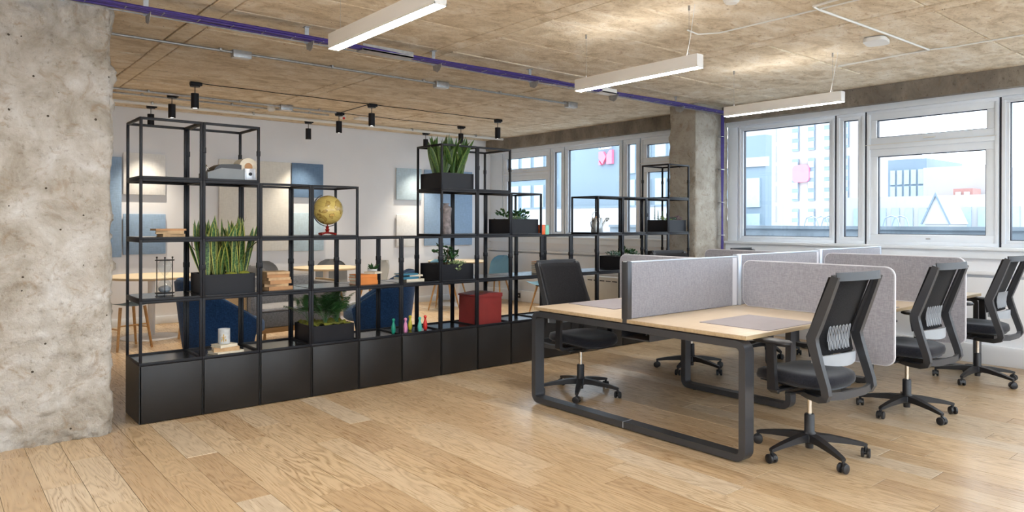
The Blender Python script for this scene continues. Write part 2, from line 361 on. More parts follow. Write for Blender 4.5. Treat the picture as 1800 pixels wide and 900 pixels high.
def place(name, me, parent=None, loc=None, rot=None, **tags):
    o = bpy.data.objects.new(name, me); COL.objects.link(o)
    if parent is not None: o.parent = parent
    if loc is not None: o.location = loc
    if rot is not None: o.rotation_euler = rot
    for k, v in tags.items(): o[k] = v
    return o
def thing(name, label, cat, loc=(0, 0, 0), rz=0, group=None):
    o = bpy.data.objects.new(name, None); COL.objects.link(o); o.empty_display_size = .1
    o.location = loc; o.rotation_euler = (0, 0, rz); o['label'] = label; o['category'] = cat
    if group: o['group'] = group
    return o
def T(o, label, cat, group=None):
    o['label'] = label; o['category'] = cat
    if group: o['group'] = group
    return o
def struct(name):
    o = bpy.data.objects.new(name, None); COL.objects.link(o); o['kind'] = 'structure'; return o
def dup(root, loc, rz, label, group=None):
    r = root.copy(); COL.objects.link(r); r.location = loc; r.rotation_euler = (0, 0, rz); r['label'] = label
    if group: r['group'] = group
    for ch in list(root.children):
        c = ch.copy(); COL.objects.link(c); c.parent = r
        for g in list(ch.children):
            d = g.copy(); COL.objects.link(d); d.parent = c
    return r
def rrect(x0, x1, y0, y1, r, n=6):
    P = []
    for cx, cy, a0 in ((x1 - r, y1 - r, 0), (x0 + r, y1 - r, 90), (x0 + r, y0 + r, 180), (x1 - r, y0 + r, 270)):
        for i in range(n + 1):
            a = math.radians(a0 + 90 * i / n); P.append((cx + r * math.cos(a), cy + r * math.sin(a)))
    return P
def rnd_attr(me, val=None):
    a = me.attributes.new('rnd', 'FLOAT', 'FACE')
    a.data.foreach_set('value', [val if val is not None else random.random()] * len(me.polygons))

XW, YB, XL, YR, HC = 7.45, 5.40, -5.2, -8.4, 3.07
# ------------------------------------------------------------------ floor
fl = MB().box(XL, XW + .3, YR, YB + .2, -.12, -.012).build('floor', 'soil', kind='structure', smooth=0)
PWI = .188; cx_, cy_ = -1.191, -5.606
planks = []
nrow = int((XW - XL) / PWI) + 1
for i in range(nrow):
    x0 = XL + i * PWI; x1 = min(x0 + PWI, XW + .05); y = YR - random.random() * 1.2
    while y < YB:
        L = random.choice((1.22, 1.22, 1.22, .9, 1.5)); y0, y1 = max(y, YR), min(y + L, YB + .05); y += L
        if y1 - y0 < .05: continue
        planks.append((x0, x1, y0, y1, random.random()))
def vis(p):
    mx, my = (p[0] + p[1]) / 2, (p[2] + p[3]) / 2
    d = Vector((mx - cx_, my - cy_)); f = d.x * .641 + d.y * .7675; l = d.x * .7675 - d.y * .641
    if f < 1.3 or abs(l) > f * .80: return 1e6 + d.length
    return f
planks.sort(key=vis)
def plank_bm(bm, p):
    g = .0009; z = random.uniform(-.0004, .0004)
    x0, x1, y0, y1 = p[0] + g, p[1] - g, p[2] + g, p[3] - g; c = .0012
    top = [bm.verts.new(v) for v in ((x0 + c, y0 + c, z), (x1 - c, y0 + c, z), (x1 - c, y1 - c, z), (x0 + c, y1 - c, z))]
    low = [bm.verts.new(v) for v in ((x0, y0, z - c), (x1, y0, z - c), (x1, y1, z - c), (x0, y1, z - c))]
    F = [bm.faces.new(top)] + [bm.faces.new((low[k], low[(k + 1) % 4], top[(k + 1) % 4], top[k])) for k in range(4)]
    return F
for p in planks[:290]:
    bm = bmesh.new(); plank_bm(bm, p); me = bpy.data.meshes.new('plank'); bm.to_mesh(me); bm.free()
    me.materials.append(K['floor']); rnd_attr(me, p[4]); place('plank', me, fl)
bm = bmesh.new(); lay = bm.faces.layers.float.new('rnd')
for p in planks[290:]:
    for f in plank_bm(bm, p): f[lay] = p[4]
me = bpy.data.meshes.new('remaining_planks'); bm.to_mesh(me); bm.free(); me.materials.append(K['floor'])
place('remaining_planks', me, fl, kind='stuff')

# ------------------------------------------------------------------ ceiling: slab, cast panels and bands
ce = MB().box(XL, XW + .4, YR, YB + .2, HC + .024, HC + .3).build('ceiling', 'joint', kind='structure', smooth=0)
rnd_attr(ce.data, .3)
def cpanel(name, x0, x1, y0, y1, z, t=.03):
    m = MB(); c = .006
    m.rings([[(x0, y0, z + t), (x1, y0, z + t), (x1, y1, z + t), (x0, y1, z + t)], [(x0, y0, z + c), (x1, y0, z + c), (x1, y1, z + c), (x0, y1, z + c)],
             [(x0 + c, y0 + c, z), (x1 - c, y0 + c, z), (x1 - c, y1 - c, z), (x0 + c, y1 - c, z)]])
    me = m.mesh(name, 'ceil', 0); rnd_attr(me); return place(name, me, ce)
bx = .52 - 2.02 * 3
while bx < XW:
    cpanel('band', max(bx - .075, XL), min(bx + .075, XW), YR, YB, HC + random.uniform(-.004, .002), .03)
    if bx + .075 < XW:
        y = -8.33
        while y < YB:
            xs = [max(bx + .085, XL), min(bx + 2.02 - .085, XW)]
            if xs[1] - xs[0] > .1:
                cpanel('panel', xs[0], xs[1], max(y + .004, YR), min(y + .676, YB), HC + random.uniform(-.005, .006))
            y += .68
    bx += 2.02

# ------------------------------------------------------------------ walls
MB().box(XL - .2, XW + .3, YB, YB + .2, 0, HC).build('wall_back', 'wall', kind='structure', smooth=0)
MB().box(XL - .2, XL, YR, YB, 0, HC).build('wall_left', 'wall', kind='structure', smooth=0)
wr = MB().box(XW, XW + .25, YR, YB, 0, 1.17).box(XW + .02, XW + .25, YR, YB, 2.86, HC).build('wall_right', 'wall', kind='structure', smooth=0)
rw = MB().box(XL, XW, YR - .2, YR, 0, .6).box(XL, XW, YR - .2, YR, 2.9, HC)
for x in (-5.2, -2.1, 1.0, 4.1, 7.2): rw.box(x, x + .25, YR - .2, YR, .6, 2.9)
rw.build('wall_front', 'wall', kind='structure', smooth=0)
MB().box(XL, XW, YB - .015, YB, 0, .11, .003).build('baseboard_back', 'upvc', kind='structure')
def rough_box(name, mat, x0, x1, y0, y1, z0, z1, amp, res=.05, seed=0, **tags):
    """concrete block whose skin is displaced by fractal noise, with chipped arrises"""
    per = []; C4 = [(x0, y0), (x1, y0), (x1, y1), (x0, y1)]; N4 = [(0, -1), (1, 0), (0, 1), (-1, 0)]
    for k in range(4):
        a, b_ = Vector(C4[k]), Vector(C4[(k + 1) % 4]); L = (b_ - a).length; n = max(2, int(L / res)); nn = Vector(N4[k]); pn = Vector(N4[k - 1])
        for i in range(n):
            p = a.lerp(b_, i / n); e = min(i, n - i) * L / n
            per.append((p, (nn + pn).normalized() if i == 0 else nn, e))
    nz = max(2, int((z1 - z0) / res)); R = []
    for j in range(nz + 1):
        z = z0 + (z1 - z0) * j / nz; ring = []
        for p, n, e in per:
            q = Vector((p.x + seed, p.y, z))
            v = noise.fractal(q * 3.2, 1.0, 2.1, 5) * amp + max(0, noise.fractal(q * 9, 1., 2., 3) - .2) * amp * 1.8
            if z < .16: v += (noise.fractal(q * 22, 1., 2., 3) - .35) * amp * 1.3 * (1 - z / .16)
            if e < .05: v -= amp * 1.1 * (1 - e / .05) ** 1.5 * (1 + 1.2 * noise.noise(Vector((z * 8, p.x * 3 + seed, p.y * 3))))
            ring.append(Vector((p.x + n.x * v, p.y + n.y * v, z)))
        R.append(ring)
    return MB().rings(R).build(name, mat, smooth=60, **tags)
rough_box('wall_pillar', 'pillar', -1.75, -.185, -.09, .52, 0, HC, .026, .018, 3.3, kind='structure')
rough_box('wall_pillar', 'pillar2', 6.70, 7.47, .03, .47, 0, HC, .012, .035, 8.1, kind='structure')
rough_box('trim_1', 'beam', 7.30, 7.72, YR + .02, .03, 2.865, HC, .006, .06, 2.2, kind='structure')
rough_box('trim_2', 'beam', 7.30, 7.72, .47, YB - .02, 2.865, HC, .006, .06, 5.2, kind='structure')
MB().box(7.40, 7.47, YR, .03, 2.80, 2.868, .004).build('trim_3', 'upvc', kind='structure')
MB().box(7.40, 7.47, .47, YB, 2.80, 2.868, .004).build('trim_4', 'upvc', kind='structure')
# window board, dado ledge and the low service casing
for i, (a, b) in enumerate(((YR, .03), (.47, YB))):
    MB().box(7.36, 7.56, a, b, 1.185, 1.222, .008).box(7.40, 7.45, a, b, 1.10, 1.185).build('trim_%d' % (5 + i), 'upvc', kind='structure')
    MB().box(7.37, 7.45, a, b, .93, .962, .004).box(7.39, 7.45, a, b, .0, .90, .004).box(7.33, 7.45, a, b, 0, .20, .006).build('trim_%d' % (7 + i), 'wall', kind='structure')
# ------------------------------------------------------------------ windows
wn = [0]
def window(y0, y1, kind):
    wn[0] += 1; W = struct('window_%d' % wn[0]); z0, z1 = 1.222, 2.80; xf = 7.455
    def ring(m, a, b, c, d, t, x0, x1, bv=.004):
        m.box(x0, x1, a, b, c, c + t, bv).box(x0, x1, a, b, d - t, d, bv).box(x0, x1, a, a + t, c + t, d - t, bv).box(x0, x1, b - t, b, c + t, d - t, bv)
    a, b = y0 + .012, y1 - .012
    m = MB(); ring(m, a, b, z0, z1, .038, xf, xf + .09); m.build('frame', 'upvc', W)
    MB().box(xf + .02, xf + .05, y1 - .011, y1 + .011, z0, z1).build('gasket', 'gasket', W)
    def sash(c, d, t, fr=True):
        if fr:
            m = MB(); ring(m, a + .036, b - .036, c, d, t, xf + .012, xf + .075, .006); m.build('sash', 'upvc', W)
        g = MB(); ring(g, a + .036 + t, b - .036 - t, c + t, d - t, .008, xf + .03, xf + .07, 0); g.build('glazing_bead', 'gasket', W, smooth=0)
        MB().box(xf + .045, xf + .053, a + .036 + t - .004, b - .036 - t + .004, c + t - .004, d - t + .004).build('pane', 'glass', W, smooth=0)
    if kind == 'open':
        m = MB().box(xf, xf + .09, a + .036, b - .036, 2.345, 2.405, .004); m.build('transom', 'upvc', W)
        sash(2.405, z1 - .036, .075); sash(z0 + .036, 2.345, .085)
        m = MB().box(xf - .02, xf + .012, (a + b) / 2 - .07, (a + b) / 2 + .05, 2.43, 2.447, .004); m.build('handle', 'whitepl', W)
        MB().box(xf - .016, xf + .012, (a + b) / 2 - .02, (a + b) / 2 + .02, 1.29, 1.305, .003).build('handle', 'galv', W)
        MB().box(xf - .012, xf, a + .02, b + .02, 2.395, 2.402).build('cable', 'whitepl', W)
    else:
        sash(z0 + .036, z1 - .03, .035 if kind == 'wide' else .045)
y = -.119
for L, k in ((1.366, 'wide'), (.363, 'narrow'), (1.373, 'open'), (1.366, 'wide'), (.363, 'narrow'), (1.373, 'open'), (1.366, 'wide')):
    window(y - L, y, k); y -= L
MB().box(7.45, 7.54, -.12, .03, 1.22, 2.8, .004).build('trim_11', 'upvc', kind='structure')
MB().box(7.45, 7.54, YR, y, 1.22, 2.8, .004).build('trim_12', 'upvc', kind='structure')
y = 5.04
MB().box(7.44, 7.54, 5.04, YB, 1.22, 2.8, .004).build('trim_13', 'upvc', kind='structure')
for L, k in ((1.362, 'open'), (.362, 'narrow'), (1.344, 'wide'), (.365, 'narrow'), (1.19, 'open')):
    window(y - L, y, k); y -= L
# windows added in the unseen rear wall to let daylight in
for x in (-4.95, -1.85, 1.25, 4.35):
    wn[0] += 1; W = struct('window_%d' % wn[0])
    MB().box(x, x + 2.85, YR - .12, YR - .06, .6, .66).box(x, x + 2.85, YR - .12, YR - .06, 2.84, 2.9).box(x + 1.4, x + 1.45, YR - .12, YR - .06, .66, 2.84).build('frame', 'upvc', W)
    MB().box(x, x + 2.85, YR - .095, YR - .087, .66, 2.84).build('pane', 'glass', W, smooth=0)

# ------------------------------------------------------------------ shelving
P, HM, DM, TB = .435, .4453, .443, .0095
cols = {0: 5, 1: 5, 2: 4, 3: 4, 4: 3, 5: 3, 6: 5, 7: 5, 8: 4, 9: 3, 10: 3, 11: 4, 12: 4, 13: 4, 14: 5}
tops = ['bare cabinet at the pillar end of the row, bronze-lit side panel', 'black cabinet under the candle and the little book pile', 'black cabinet with an empty top, between candle and palm planter',
        'black cabinet under the palm and moss planter', 'black cabinet just right of the palm planter, empty top', 'black cabinet carrying the coloured skittles',
        'empty-topped black cabinet between the skittles and the red box', 'black cabinet under the red box', 'black cabinet right of the red box, partly behind the desk leg',
        'black cabinet behind the first desk chair, left one', 'black cabinet behind the first desk chair, right one', 'black cabinet behind the desk screen, fifth from the window',
        'black cabinet behind the desk screen, fourth from the window', 'black cabinet next to last at the window end of the row', 'black cabinet at the window end of the row']
for i in range(15):
    c = thing('low_cabinet', tops[i], 'cabinet', (i * P, 0, 0), group='black cabinets under the shelving')
    MB().box(.001, P - .001, .018, DM - .002, .006, HM - .022).box(.001, .014, .0, .018, .006, HM - .022).build('carcass', 'blackpanel', c, smooth=0)
    MB().box(.004, P - .004, 0, .017, .008, HM - .024, .0025).build('door', 'blackpanel', c)
    MB().box(.001, P - .001, .001, .012, HM - .022, HM, .002).box(.001, P - .001, DM - .012, DM - .001, HM - .022, HM, .002).box(.001, .011, .012, DM - .012, HM - .022, HM, .002).box(P - .011, P - .001, .012, DM - .012, HM - .022, HM, .002).build('rim', 'black', c)
    MB().box(.011, P - .011, .012, DM - .012, HM - .022, HM - .012).build('top_plate', 'plate', c, smooth=0)
sh = thing('open_shelving', 'black steel open-frame shelving of stepped cubes on the cabinet row', 'shelving', (0, 0, HM))
pm = {}
def cube_parts():
    e = .0015
    pm['post'] = MB().box(-TB, TB, -TB, TB, 0, HM - .001, .0015).mesh('post', 'black')
    pm['rail_long'] = MB().box(TB, P - 3 * TB - e, -TB, TB, -TB, TB, .0015).mesh('rail', 'black')
    pm['rail_deep'] = MB().box(-TB, TB, TB, DM - 3 * TB, -TB, TB, .0015).mesh('rail', 'black')
    pm['plate'] = MB().box(.0, P - 2 * TB - e, 0, DM - 2 * TB, -.004, .004).mesh('shelf_plate', 'plate', 0)
    pm['conn'] = MB().box(-.013, .013, -.013, .013, -.022, .022, .004).mesh('connector', 'black')
cube_parts()
for i, topk in cols.items():
    xa, xb = i * P + TB + .001, (i + 1) * P - TB - .001; ya, yb = TB, DM - TB
    for k in range(1, topk):
        z = (k - 1) * HM
        for x in (xa, xb):
            for yy in (ya, yb): place('post', pm['post'], sh, (x, yy, z))
        for zz in ((z + TB, z + HM - TB) if k > 1 else (z + HM - TB,)):
            for yy in (ya, yb): place('rail', pm['rail_long'], sh, (xa, yy, zz))
            for x in (xa, xb): place('rail', pm['rail_deep'], sh, (x, ya, zz))
        if k > 1 and not (i == 3 and k == 2 and False):
            place('shelf_plate', pm['plate'], sh, (xa, ya, z + TB * 1.6))
        if k == 2 or (k == 4 and i in (1, 7, 14)) or (k == 3 and i == 13):
            for x in ((xa, xb) if i not in (0,) else (xb,)):
                for yy in (ya, yb): place('connector', pm['conn'], sh, (x, yy, z + HM * .52))
def lev(k): return (k - 1) * HM + HM + (.0165 + .0027 if k > 1 else -.0118)   # top of the plate at level k

# ------------------------------------------------------------------ planters and plants
def leaf_blade(L, W, curl, twist, seg=8, fold=.25):
    m = MB()
    def f(u, v):
        w = W * (math.sin(min(1, v * 1.15 + .22) * PI * .5) if v < .6 else math.cos((v - .6) / .4 * PI / 2) ** .7 * 1.0)
        x = (u - .5) * w; a = twist * v
        return Vector((x * math.cos(a), x * math.sin(a) + curl * v * v * L + abs(u - .5) * w * fold, v * L))
    m.grid(f, 3, seg, uv=True); return m
def planter(i, k, label, h=.15, wid=.385, dep=.37):
    t = thing('planter_box', label, 'planter', (i * P + P / 2, DM / 2, lev(k)))
    a, b = wid / 2, dep / 2; m = MB(); th = .006
    m.rings([[(-a, -b, 0), (a, -b, 0), (a, b, 0), (-a, b, 0)], [(-a, -b, h), (a, -b, h), (a, b, h), (-a, b, h)],
             [(-a + th, -b + th, h), (a - th, -b + th, h), (a - th, b - th, h), (-a + th, b - th, h)],
             [(-a + th, -b + th, h - .05), (a - th, -b + th, h - .05), (a - th, b - th, h - .05), (-a + th, b - th, h - .05)]])
    m.build('trough', 'black', t, smooth=0); return t
def bed(t, mat, h=.15, wid=.385, dep=.37, lift=-.012, amp=.012, name='soil'):
    a, b = wid / 2 - .008, dep / 2 - .008; s = random.random() * 9
    MB().grid(lambda u, v: Vector((-a + 2 * a * u, -b + 2 * b * v, h + lift + amp * noise.noise(Vector((u * 6 + s, v * 6, 1)))+ amp * .5 * noise.noise(Vector((u * 17 + s, v * 17, 1))))), 16, 14).build(name, mat, t, smooth=80)
def snake_plants(t, mat, spots, n, hmin, hmax, wd, h=.15, spread=.42):
    meshes = [leaf_blade(1, wd, random.uniform(-.12, .12), random.uniform(-.9, .9)).mesh('leaf', mat, 80) for _ in range(7)]
    for (px, py) in spots:
        for j in range(n):
            a = random.uniform(0, 2 * PI); r = random.uniform(.0, .05); q = random.random()
            L = hmin + (hmax - hmin) * random.random() ** .6
            tilt = spread * (r / .05) * random.uniform(.4, 1.)
            o = place('leaf', random.choice(meshes), t, (px + r * math.cos(a), py + r * math.sin(a), h - .02))
            o.scale = (1, 1, L)
            R = Matrix.Rotation(tilt, 4, Vector((-math.sin(a), math.cos(a), 0))) @ Matrix.Rotation(random.uniform(-1.2, 1.2), 4, 'Z')
            o.rotation_euler = R.to_euler()
def small_leaf(L=.035, W=.02):
    m = MB()
    m.grid(lambda u, v: Vector(((u - .5) * W * math.sin(PI * min(.98, v * .9 + .08)), .25 * L * v * v, L * v)), 2, 4, uv=True); return m.mesh('leaf', None, 80)
SL = {}
def foliage(m, L, W):
    key = (L, W)
    if (m, key) not in SL:
        me = small_leaf(L, W); me.materials.append(K[m]); SL[(m, key)] = me
    return SL[(m, key)]
def bush(t, mat, cx, cy, z, R, H, n, L=.035, W=.02, flat=False):
    """leaves round a few stems; joined into one part because they are too small to pick apart"""
    m = MB(); m.uv = m.bm.loops.layers.uv.new('UVMap')
    for _ in range(n):
        a = random.uniform(0, 2 * PI); q = random.random() ** .6
        p = Vector((cx + R * q * math.cos(a), cy + R * q * math.sin(a), z + H * random.random() * (1 - .5 * q)))
        ax = Vector((math.cos(a + random.uniform(-.8, .8)), math.sin(a + random.uniform(-.8, .8)), random.uniform(-.2, 1.0))).normalized()
        sd = ax.cross(Vector((random.uniform(-1, 1), random.uniform(-1, 1), 1))).normalized(); s = random.uniform(.6, 1.2)
        def f(u, v, p=p, ax=ax, sd=sd, s=s): return p + sd * (u - .5) * W * s * math.sin(PI * min(.98, v * .9 + .08)) + ax * L * s * v + sd.cross(ax) * .3 * L * v * v
        m.grid(f, 2, 3, uv=True)
    return m.build('foliage', mat, t, smooth=80, kind='stuff')
def frond(mat, L, n=9, ll=.085, droop=.35):
    """palm frond: rachis with paired pointed leaflets"""
    m = MB(); m.uv = m.bm.loops.layers.uv.new('UVMap')
    def sp(s): return Vector((0, droop * L * s * s, L * s * (1 - .22 * s)))
    pts = [sp(s / 8) for s in range(9)]; m.tube(pts, [.0028 * (1 - .7 * s / 8) for s in range(9)], 5)
    for j in range(n):
        s = .42 + .58 * j / (n - 1); p = sp(s)
        for sd in (-1, 1):
            d = Vector((sd * 1.0, .35, .55 - .2 * s)).normalized(); nn = Vector((0, -.6, .8)); l = ll * (1 - .35 * abs(s - .65) * 2)
            w = d.cross(nn).normalized()
            m.grid(lambda u, v, p=p, d=d, w=w, l=l: p + d * l * v + w * (u - .5) * .016 * math.sin(PI * min(.97, v * .9 + .08)) - Vector((0, 0, .25 * l * v * v)), 2, 3, uv=True)
    return m.mesh('frond', mat, 80)

t = planter(1, 2, 'black trough of tall yellow-edged snake plants, second cube from the left'); bed(t, 'soil'); 
snake_plants(t, 'snake', [(-.13, .04), (-.06, -.08), (-.03, .05), (.04, -.05), (.07, .07), (.12, -.06), (.15, .05), (-.14, -.08), (.0, .12)], 8, .26, .49, .045, spread=.40)
MB().tube([(-.15, .05, .13), (-.17, .03, .26), (-.20, .02, .33), (-.23, .01, .36), (-.235, 0, .40), (-.21, -.01, .43)], .004, 6).build('dry_twig', 'stem', t)
MB().sphere((.13, -.12, .15), .03, 10, 6, (1.4, 1, .6)).sphere((.02, -.13, .148), .03, 10, 6, (1.5, .9, .5)).build('moss', 'moss', t, smooth=80)
t = planter(6, 4, 'black trough of plain dark green snake plants on the upper tower'); bed(t, 'soil')
snake_plants(t, 'snake2', [(-.12, .03), (-.10, -.07), (0, .02), (.02, -.08), (.12, .03), (.13, -.06)], 9, .24, .42, .054, spread=.66)
t = planter(3, 1, 'black trough with parlour palm and bright moss beside the blue armchair'); bed(t, 'moss', lift=.0, amp=.035, name='moss')
fr = [frond('palm', random.uniform(.24, .36), 10, random.uniform(.075, .11), random.uniform(.1, .5)) for _ in range(6)]
for (px, py, n, sc) in ((-.12, .05, 7, .95), (.02, .02, 12, 1.05), (.10, -.03, 10, 1.0), (-.02, -.06, 6, .75), (.14, .06, 7, .95)):
    for j in range(n):
        o = place('frond', random.choice(fr), t, (px + random.uniform(-.015, .015), py + random.uniform(-.015, .015), .14)); o.scale = (sc,) * 3
        o.rotation_euler = (Matrix.Rotation(random.uniform(0, 2 * PI), 4, 'Z') @ Matrix.Rotation(-random.uniform(-.1, .45), 4, 'X')).to_euler()
t = planter(6, 2, 'black trough with jade plant and pale trailing succulent, level with the table'); bed(t, 'soil', lift=-.005, amp=.02)
MB().tube([(-.03, -.03, .13), (-.06, -.03, .2), (-.13, -.04, .26), (-.17, -.05, .27)], .005, 6).tube([(-.03, -.03, .13), (-.07, -.02, .24), (-.09, -.02, .33)], .004, 6).tube([(-.02, -.03, .13), (.03, -.02, .24), (.06, -.01, .29)], .005, 6).tube([(-.02, -.03, .13), (.0, -.02, .3)], .005, 6).build('stem', 'stem', t)
bush(t, 'jade', .03, -.02, .20, .075, .13, 70, .04, .028); bush(t, 'jade', -.17, -.05, .255, .03, .03, 14, .035, .026); bush(t, 'jade', -.09, -.02, .31, .028, .04, 14, .035, .026); bush(t, 'jade', -.02, -.03, .16, .04, .05, 20, .035, .025)
bush(t, 'pale', .0, -.14, .13, .06, .05, 60, .03, .02); bush(t, 'pale', .11, -.06, .145, .07, .03, 130, .02, .012); bush(t, 'pale', .0, -.185, .09, .02, .05, 18, .03, .02)
t = planter(8, 3, 'black trough of mixed leafy greens next to the orange box'); bed(t, 'moss', lift=-.005)
bush(t, 'jade', -.13, .02, .17, .06, .08, 26, .05, .03); bush(t, 'pale', -.03, -.05, .14, .08, .05, 80, .03, .012); bush(t, 'jade', .08, .0, .16, .09, .10, 70, .045, .03); bush(t, 'bluegreen', .0, -.1, .14, .1, .03, 60, .03, .015)
t = planter(12, 2, 'black trough with blue-green foliage showing behind the desk screen'); bed(t, 'soil')
bush(t, 'bluegreen', -.1, .02, .15, .1, .06, 70, .035, .02); bush(t, 'jade', .1, .0, .16, .08, .1, 50, .045, .03); bush(t, 'bluegreen', .12, -.08, .15, .07, .06, 40, .035, .02)
t = planter(14, 3, 'black trough of small conifers and mauve rosettes beside the window pillar'); bed(t, 'moss')
def conifer(t, x, y, H):
    m = MB(); m.uv = m.bm.loops.layers.uv.new('UVMap')
    for j in range(90):
        s = j / 90; a = j * 2.4; r = .035 * (1 - s) + .004; z = .15 + H * s
        d = Vector((math.cos(a), math.sin(a), .5)).normalized(); p = Vector((x, y, z)); w = d.cross(Vector((0, 0, 1))).normalized()
        m.grid(lambda u, v, p=p, d=d, w=w, r=r: p + d * r * v + w * (u - .5) * .008 * (1 - v * .8), 1, 2, uv=True)
    m.tube([(x, y, .14), (x, y, .15 + H)], .003, 5); m.build('conifer', 'palm', t, smooth=80)
conifer(t, -.12, .08, .19); conifer(t, -.06, .0, .12); conifer(t, .0, .12, .13)
bush(t, 'pale', -.09, -.05, .14, .08, .05, 50, .03, .02); bush(t, 'pink', .08, -.10, .15, .07, .05, 70, .035, .025); bush(t, 'bluegreen', 0, -.1, .15, .05, .05, 30, .03, .02)
planter(14, 2, 'empty black trough peeping over the desk screen by the pillar', .19)
t = thing('succulent_pot', 'tiny green succulent in a white pot behind the orange books', 'plant', (2.07, .36, lev(2)))
MB().lathe([(.026, 0), (.036, .075), (.033, .075), (.03, .055)], seg=18).build('pot', 'whitepl', t)
MB().lathe([(.031, .06), (.001, .064)], seg=14, caps=False).build('soil', 'soil', t)
bush(t, 'jade', 0, 0, .065, .022, .02, 26, .04, .016); t.scale = (1.3, 1.3, 1.55)

# ------------------------------------------------------------------ things on the shelves
def book(label, x, y, z, L, W, H, rz, cover, group='books lying on the shelving', pages='cream', warp=0):
    t = thing('book', label, 'book', (x, y, z), rz, group)
    a, b = L / 2, W / 2; c = .0022
    MB().box(-a, a, -b, b, 0, c).box(-a, a, -b, b, H - c, H).box(-a, a, -b, -b + c, c, H - c).build('cover', cover, t, smooth=0)
    MB().box(-a + .004, a - .004, -b + c, b - .005, c, H - c).build('pages', pages, t, smooth=0)
    return t
z0 = lev(3)
book('tan folded book, lowest of the small pile left of the snake plants', .25, .17, z0, .16, .15, .022, .1, 'kraft', pages='kraft')
book('tan folded book in the middle of the small pile, upper left cube', .24, .16, z0 + .022, .19, .15, .024, -.18, 'kraft', pages='kraft')
book('wide thin tan book on top of the small pile, upper left cube', .23, .16, z0 + .046, .215, .15, .014, .06, 'tan', pages='kraft')
z0 = lev(2); y = z0
names = ['bottom', 'second from bottom', 'third from bottom', 'fourth from bottom', 'second from top', 'topmost']
for j in range(6):
    hh = (.026, .022, .03, .022, .028, .020)[j]
    book('%s kraft-wrapped book of the crumpled pile right of the snake plants' % names[j], 1.06 + random.uniform(-.012, .012), .16 + random.uniform(-.01, .01), y, .2 + random.uniform(-.02, .015), .15, hh, random.uniform(-.25, .25), 'kraft' if j % 2 else 'tan', pages='kraft'); y += hh
y = z0
for j, nme in enumerate(('bottom', 'middle', 'top')):
    hh = (.034, .028, .026)[j]; book('orange book, %s of the orange pile' % nme, 1.87 + random.uniform(-.01, .01), .16, y, .21, .15, hh, (.0, .12, -.08)[j], 'orange'); y += hh
book('cream paperback lying crooked over the right end of the orange pile', 1.97, .17, y, .12, .12, .018, .5, 'cream')
book('pale book, lowest of the pile left of the jade trough', 2.39, .17, z0, .19, .14, .022, -.05, 'cream'); book('teal book in the middle of the pile left of the jade trough', 2.33, .18, z0 + .022, .2, .14, .022, .15, 'bluebook')
book('cream book on the pile left of the jade trough', 2.42, .17, z0 + .044, .13, .12, .016, -.3, 'cream'); book('teal book topping the pile left of the jade trough', 2.33, .18, z0 + .060, .18, .14, .014, .05, 'bluebook')
y = z0
for j in range(6):
    c = ('slate', 'tan', 'bluebook', 'slate', 'tan', 'orange')[j]; book('%s book, %s of the striped pile behind the first desk chair' % (('slate', 'tan', 'teal', 'slate', 'brown', 'orange')[j], names[j]), 4.10, .2, y, .2, .15, .021, random.uniform(-.08, .08), c); y += .0212
z1 = lev(1)
book('pale book, lowest under the candle', .645, .12, z1, .22, .16, .020, .2, 'cream'); book('tan book, middle one under the candle', .645, .13, z1 + .020, .19, .14, .030, -.15, 'kraft'); book('cream book directly under the candle', .635, .13, z1 + .050, .15, .13, .022, .3, 'cream')
t = thing('candle', 'frosted glass candle with gold leaf motif standing on three books', 'candle', (.635, .13, z1 + .0722))
MB().lathe([(.041, 0), (.045, .004), (.045, .118), (.041, .118), (.041, .09)], seg=28).build('glass', 'candle', t)
MB().lathe([(.0405, .092), (.002, .093)], seg=20, caps=False).build('wax', 'cream', t)
m = MB()
for q, r, zz in ((0, .014, .045), (-.016, .008, .03), (.016, .008, .032), (0, .009, .07), (-.012, .006, .056), (.012, .006, .058), (0, .007, .025)):
    a = -PI * .62 + q * 22; m.sphere((.0448 * math.cos(a), .0448 * math.sin(a), zz), r, 8, 6, (.5, .5, 1.2))
m.build('leaf_motif', 'gold', t)
# hourglass
t = thing('hourglass', 'tall glass hourglass in a dark metal frame, lower left cube', 'hourglass', (.222, .22, lev(2)))
m = MB()
for a in (.3, .3 + 2 * PI / 3, .3 + 4 * PI / 3): m.cyl((.062 * math.cos(a), .062 * math.sin(a), 0), (.062 * math.cos(a), .062 * math.sin(a), .285), .0035, 8); m.sphere((.062 * math.cos(a), .062 * math.sin(a), .285), .007, 8, 6)
m.build('rod', 'black', t)
MB().lathe([(.068, .012), (.068, .018)], seg=24).build('lower_ring', 'black', t); MB().lathe([(.068, .262), (.068, .268)], seg=24).build('upper_ring', 'black', t)
MB().lathe([(.03, .02), (.045, .035), (.050, .06), (.042, .09), (.015, .128), (.004, .14), (.015, .152), (.042, .19), (.050, .22), (.045, .245), (.03, .26)], seg=28).build('glass_bulbs', 'clear', t, smooth=80)
MB().lathe([(.028, .022), (.043, .036), (.046, .055), (.03, .066), (.002, .075)], seg=20).build('sand', 'machinelight', t)
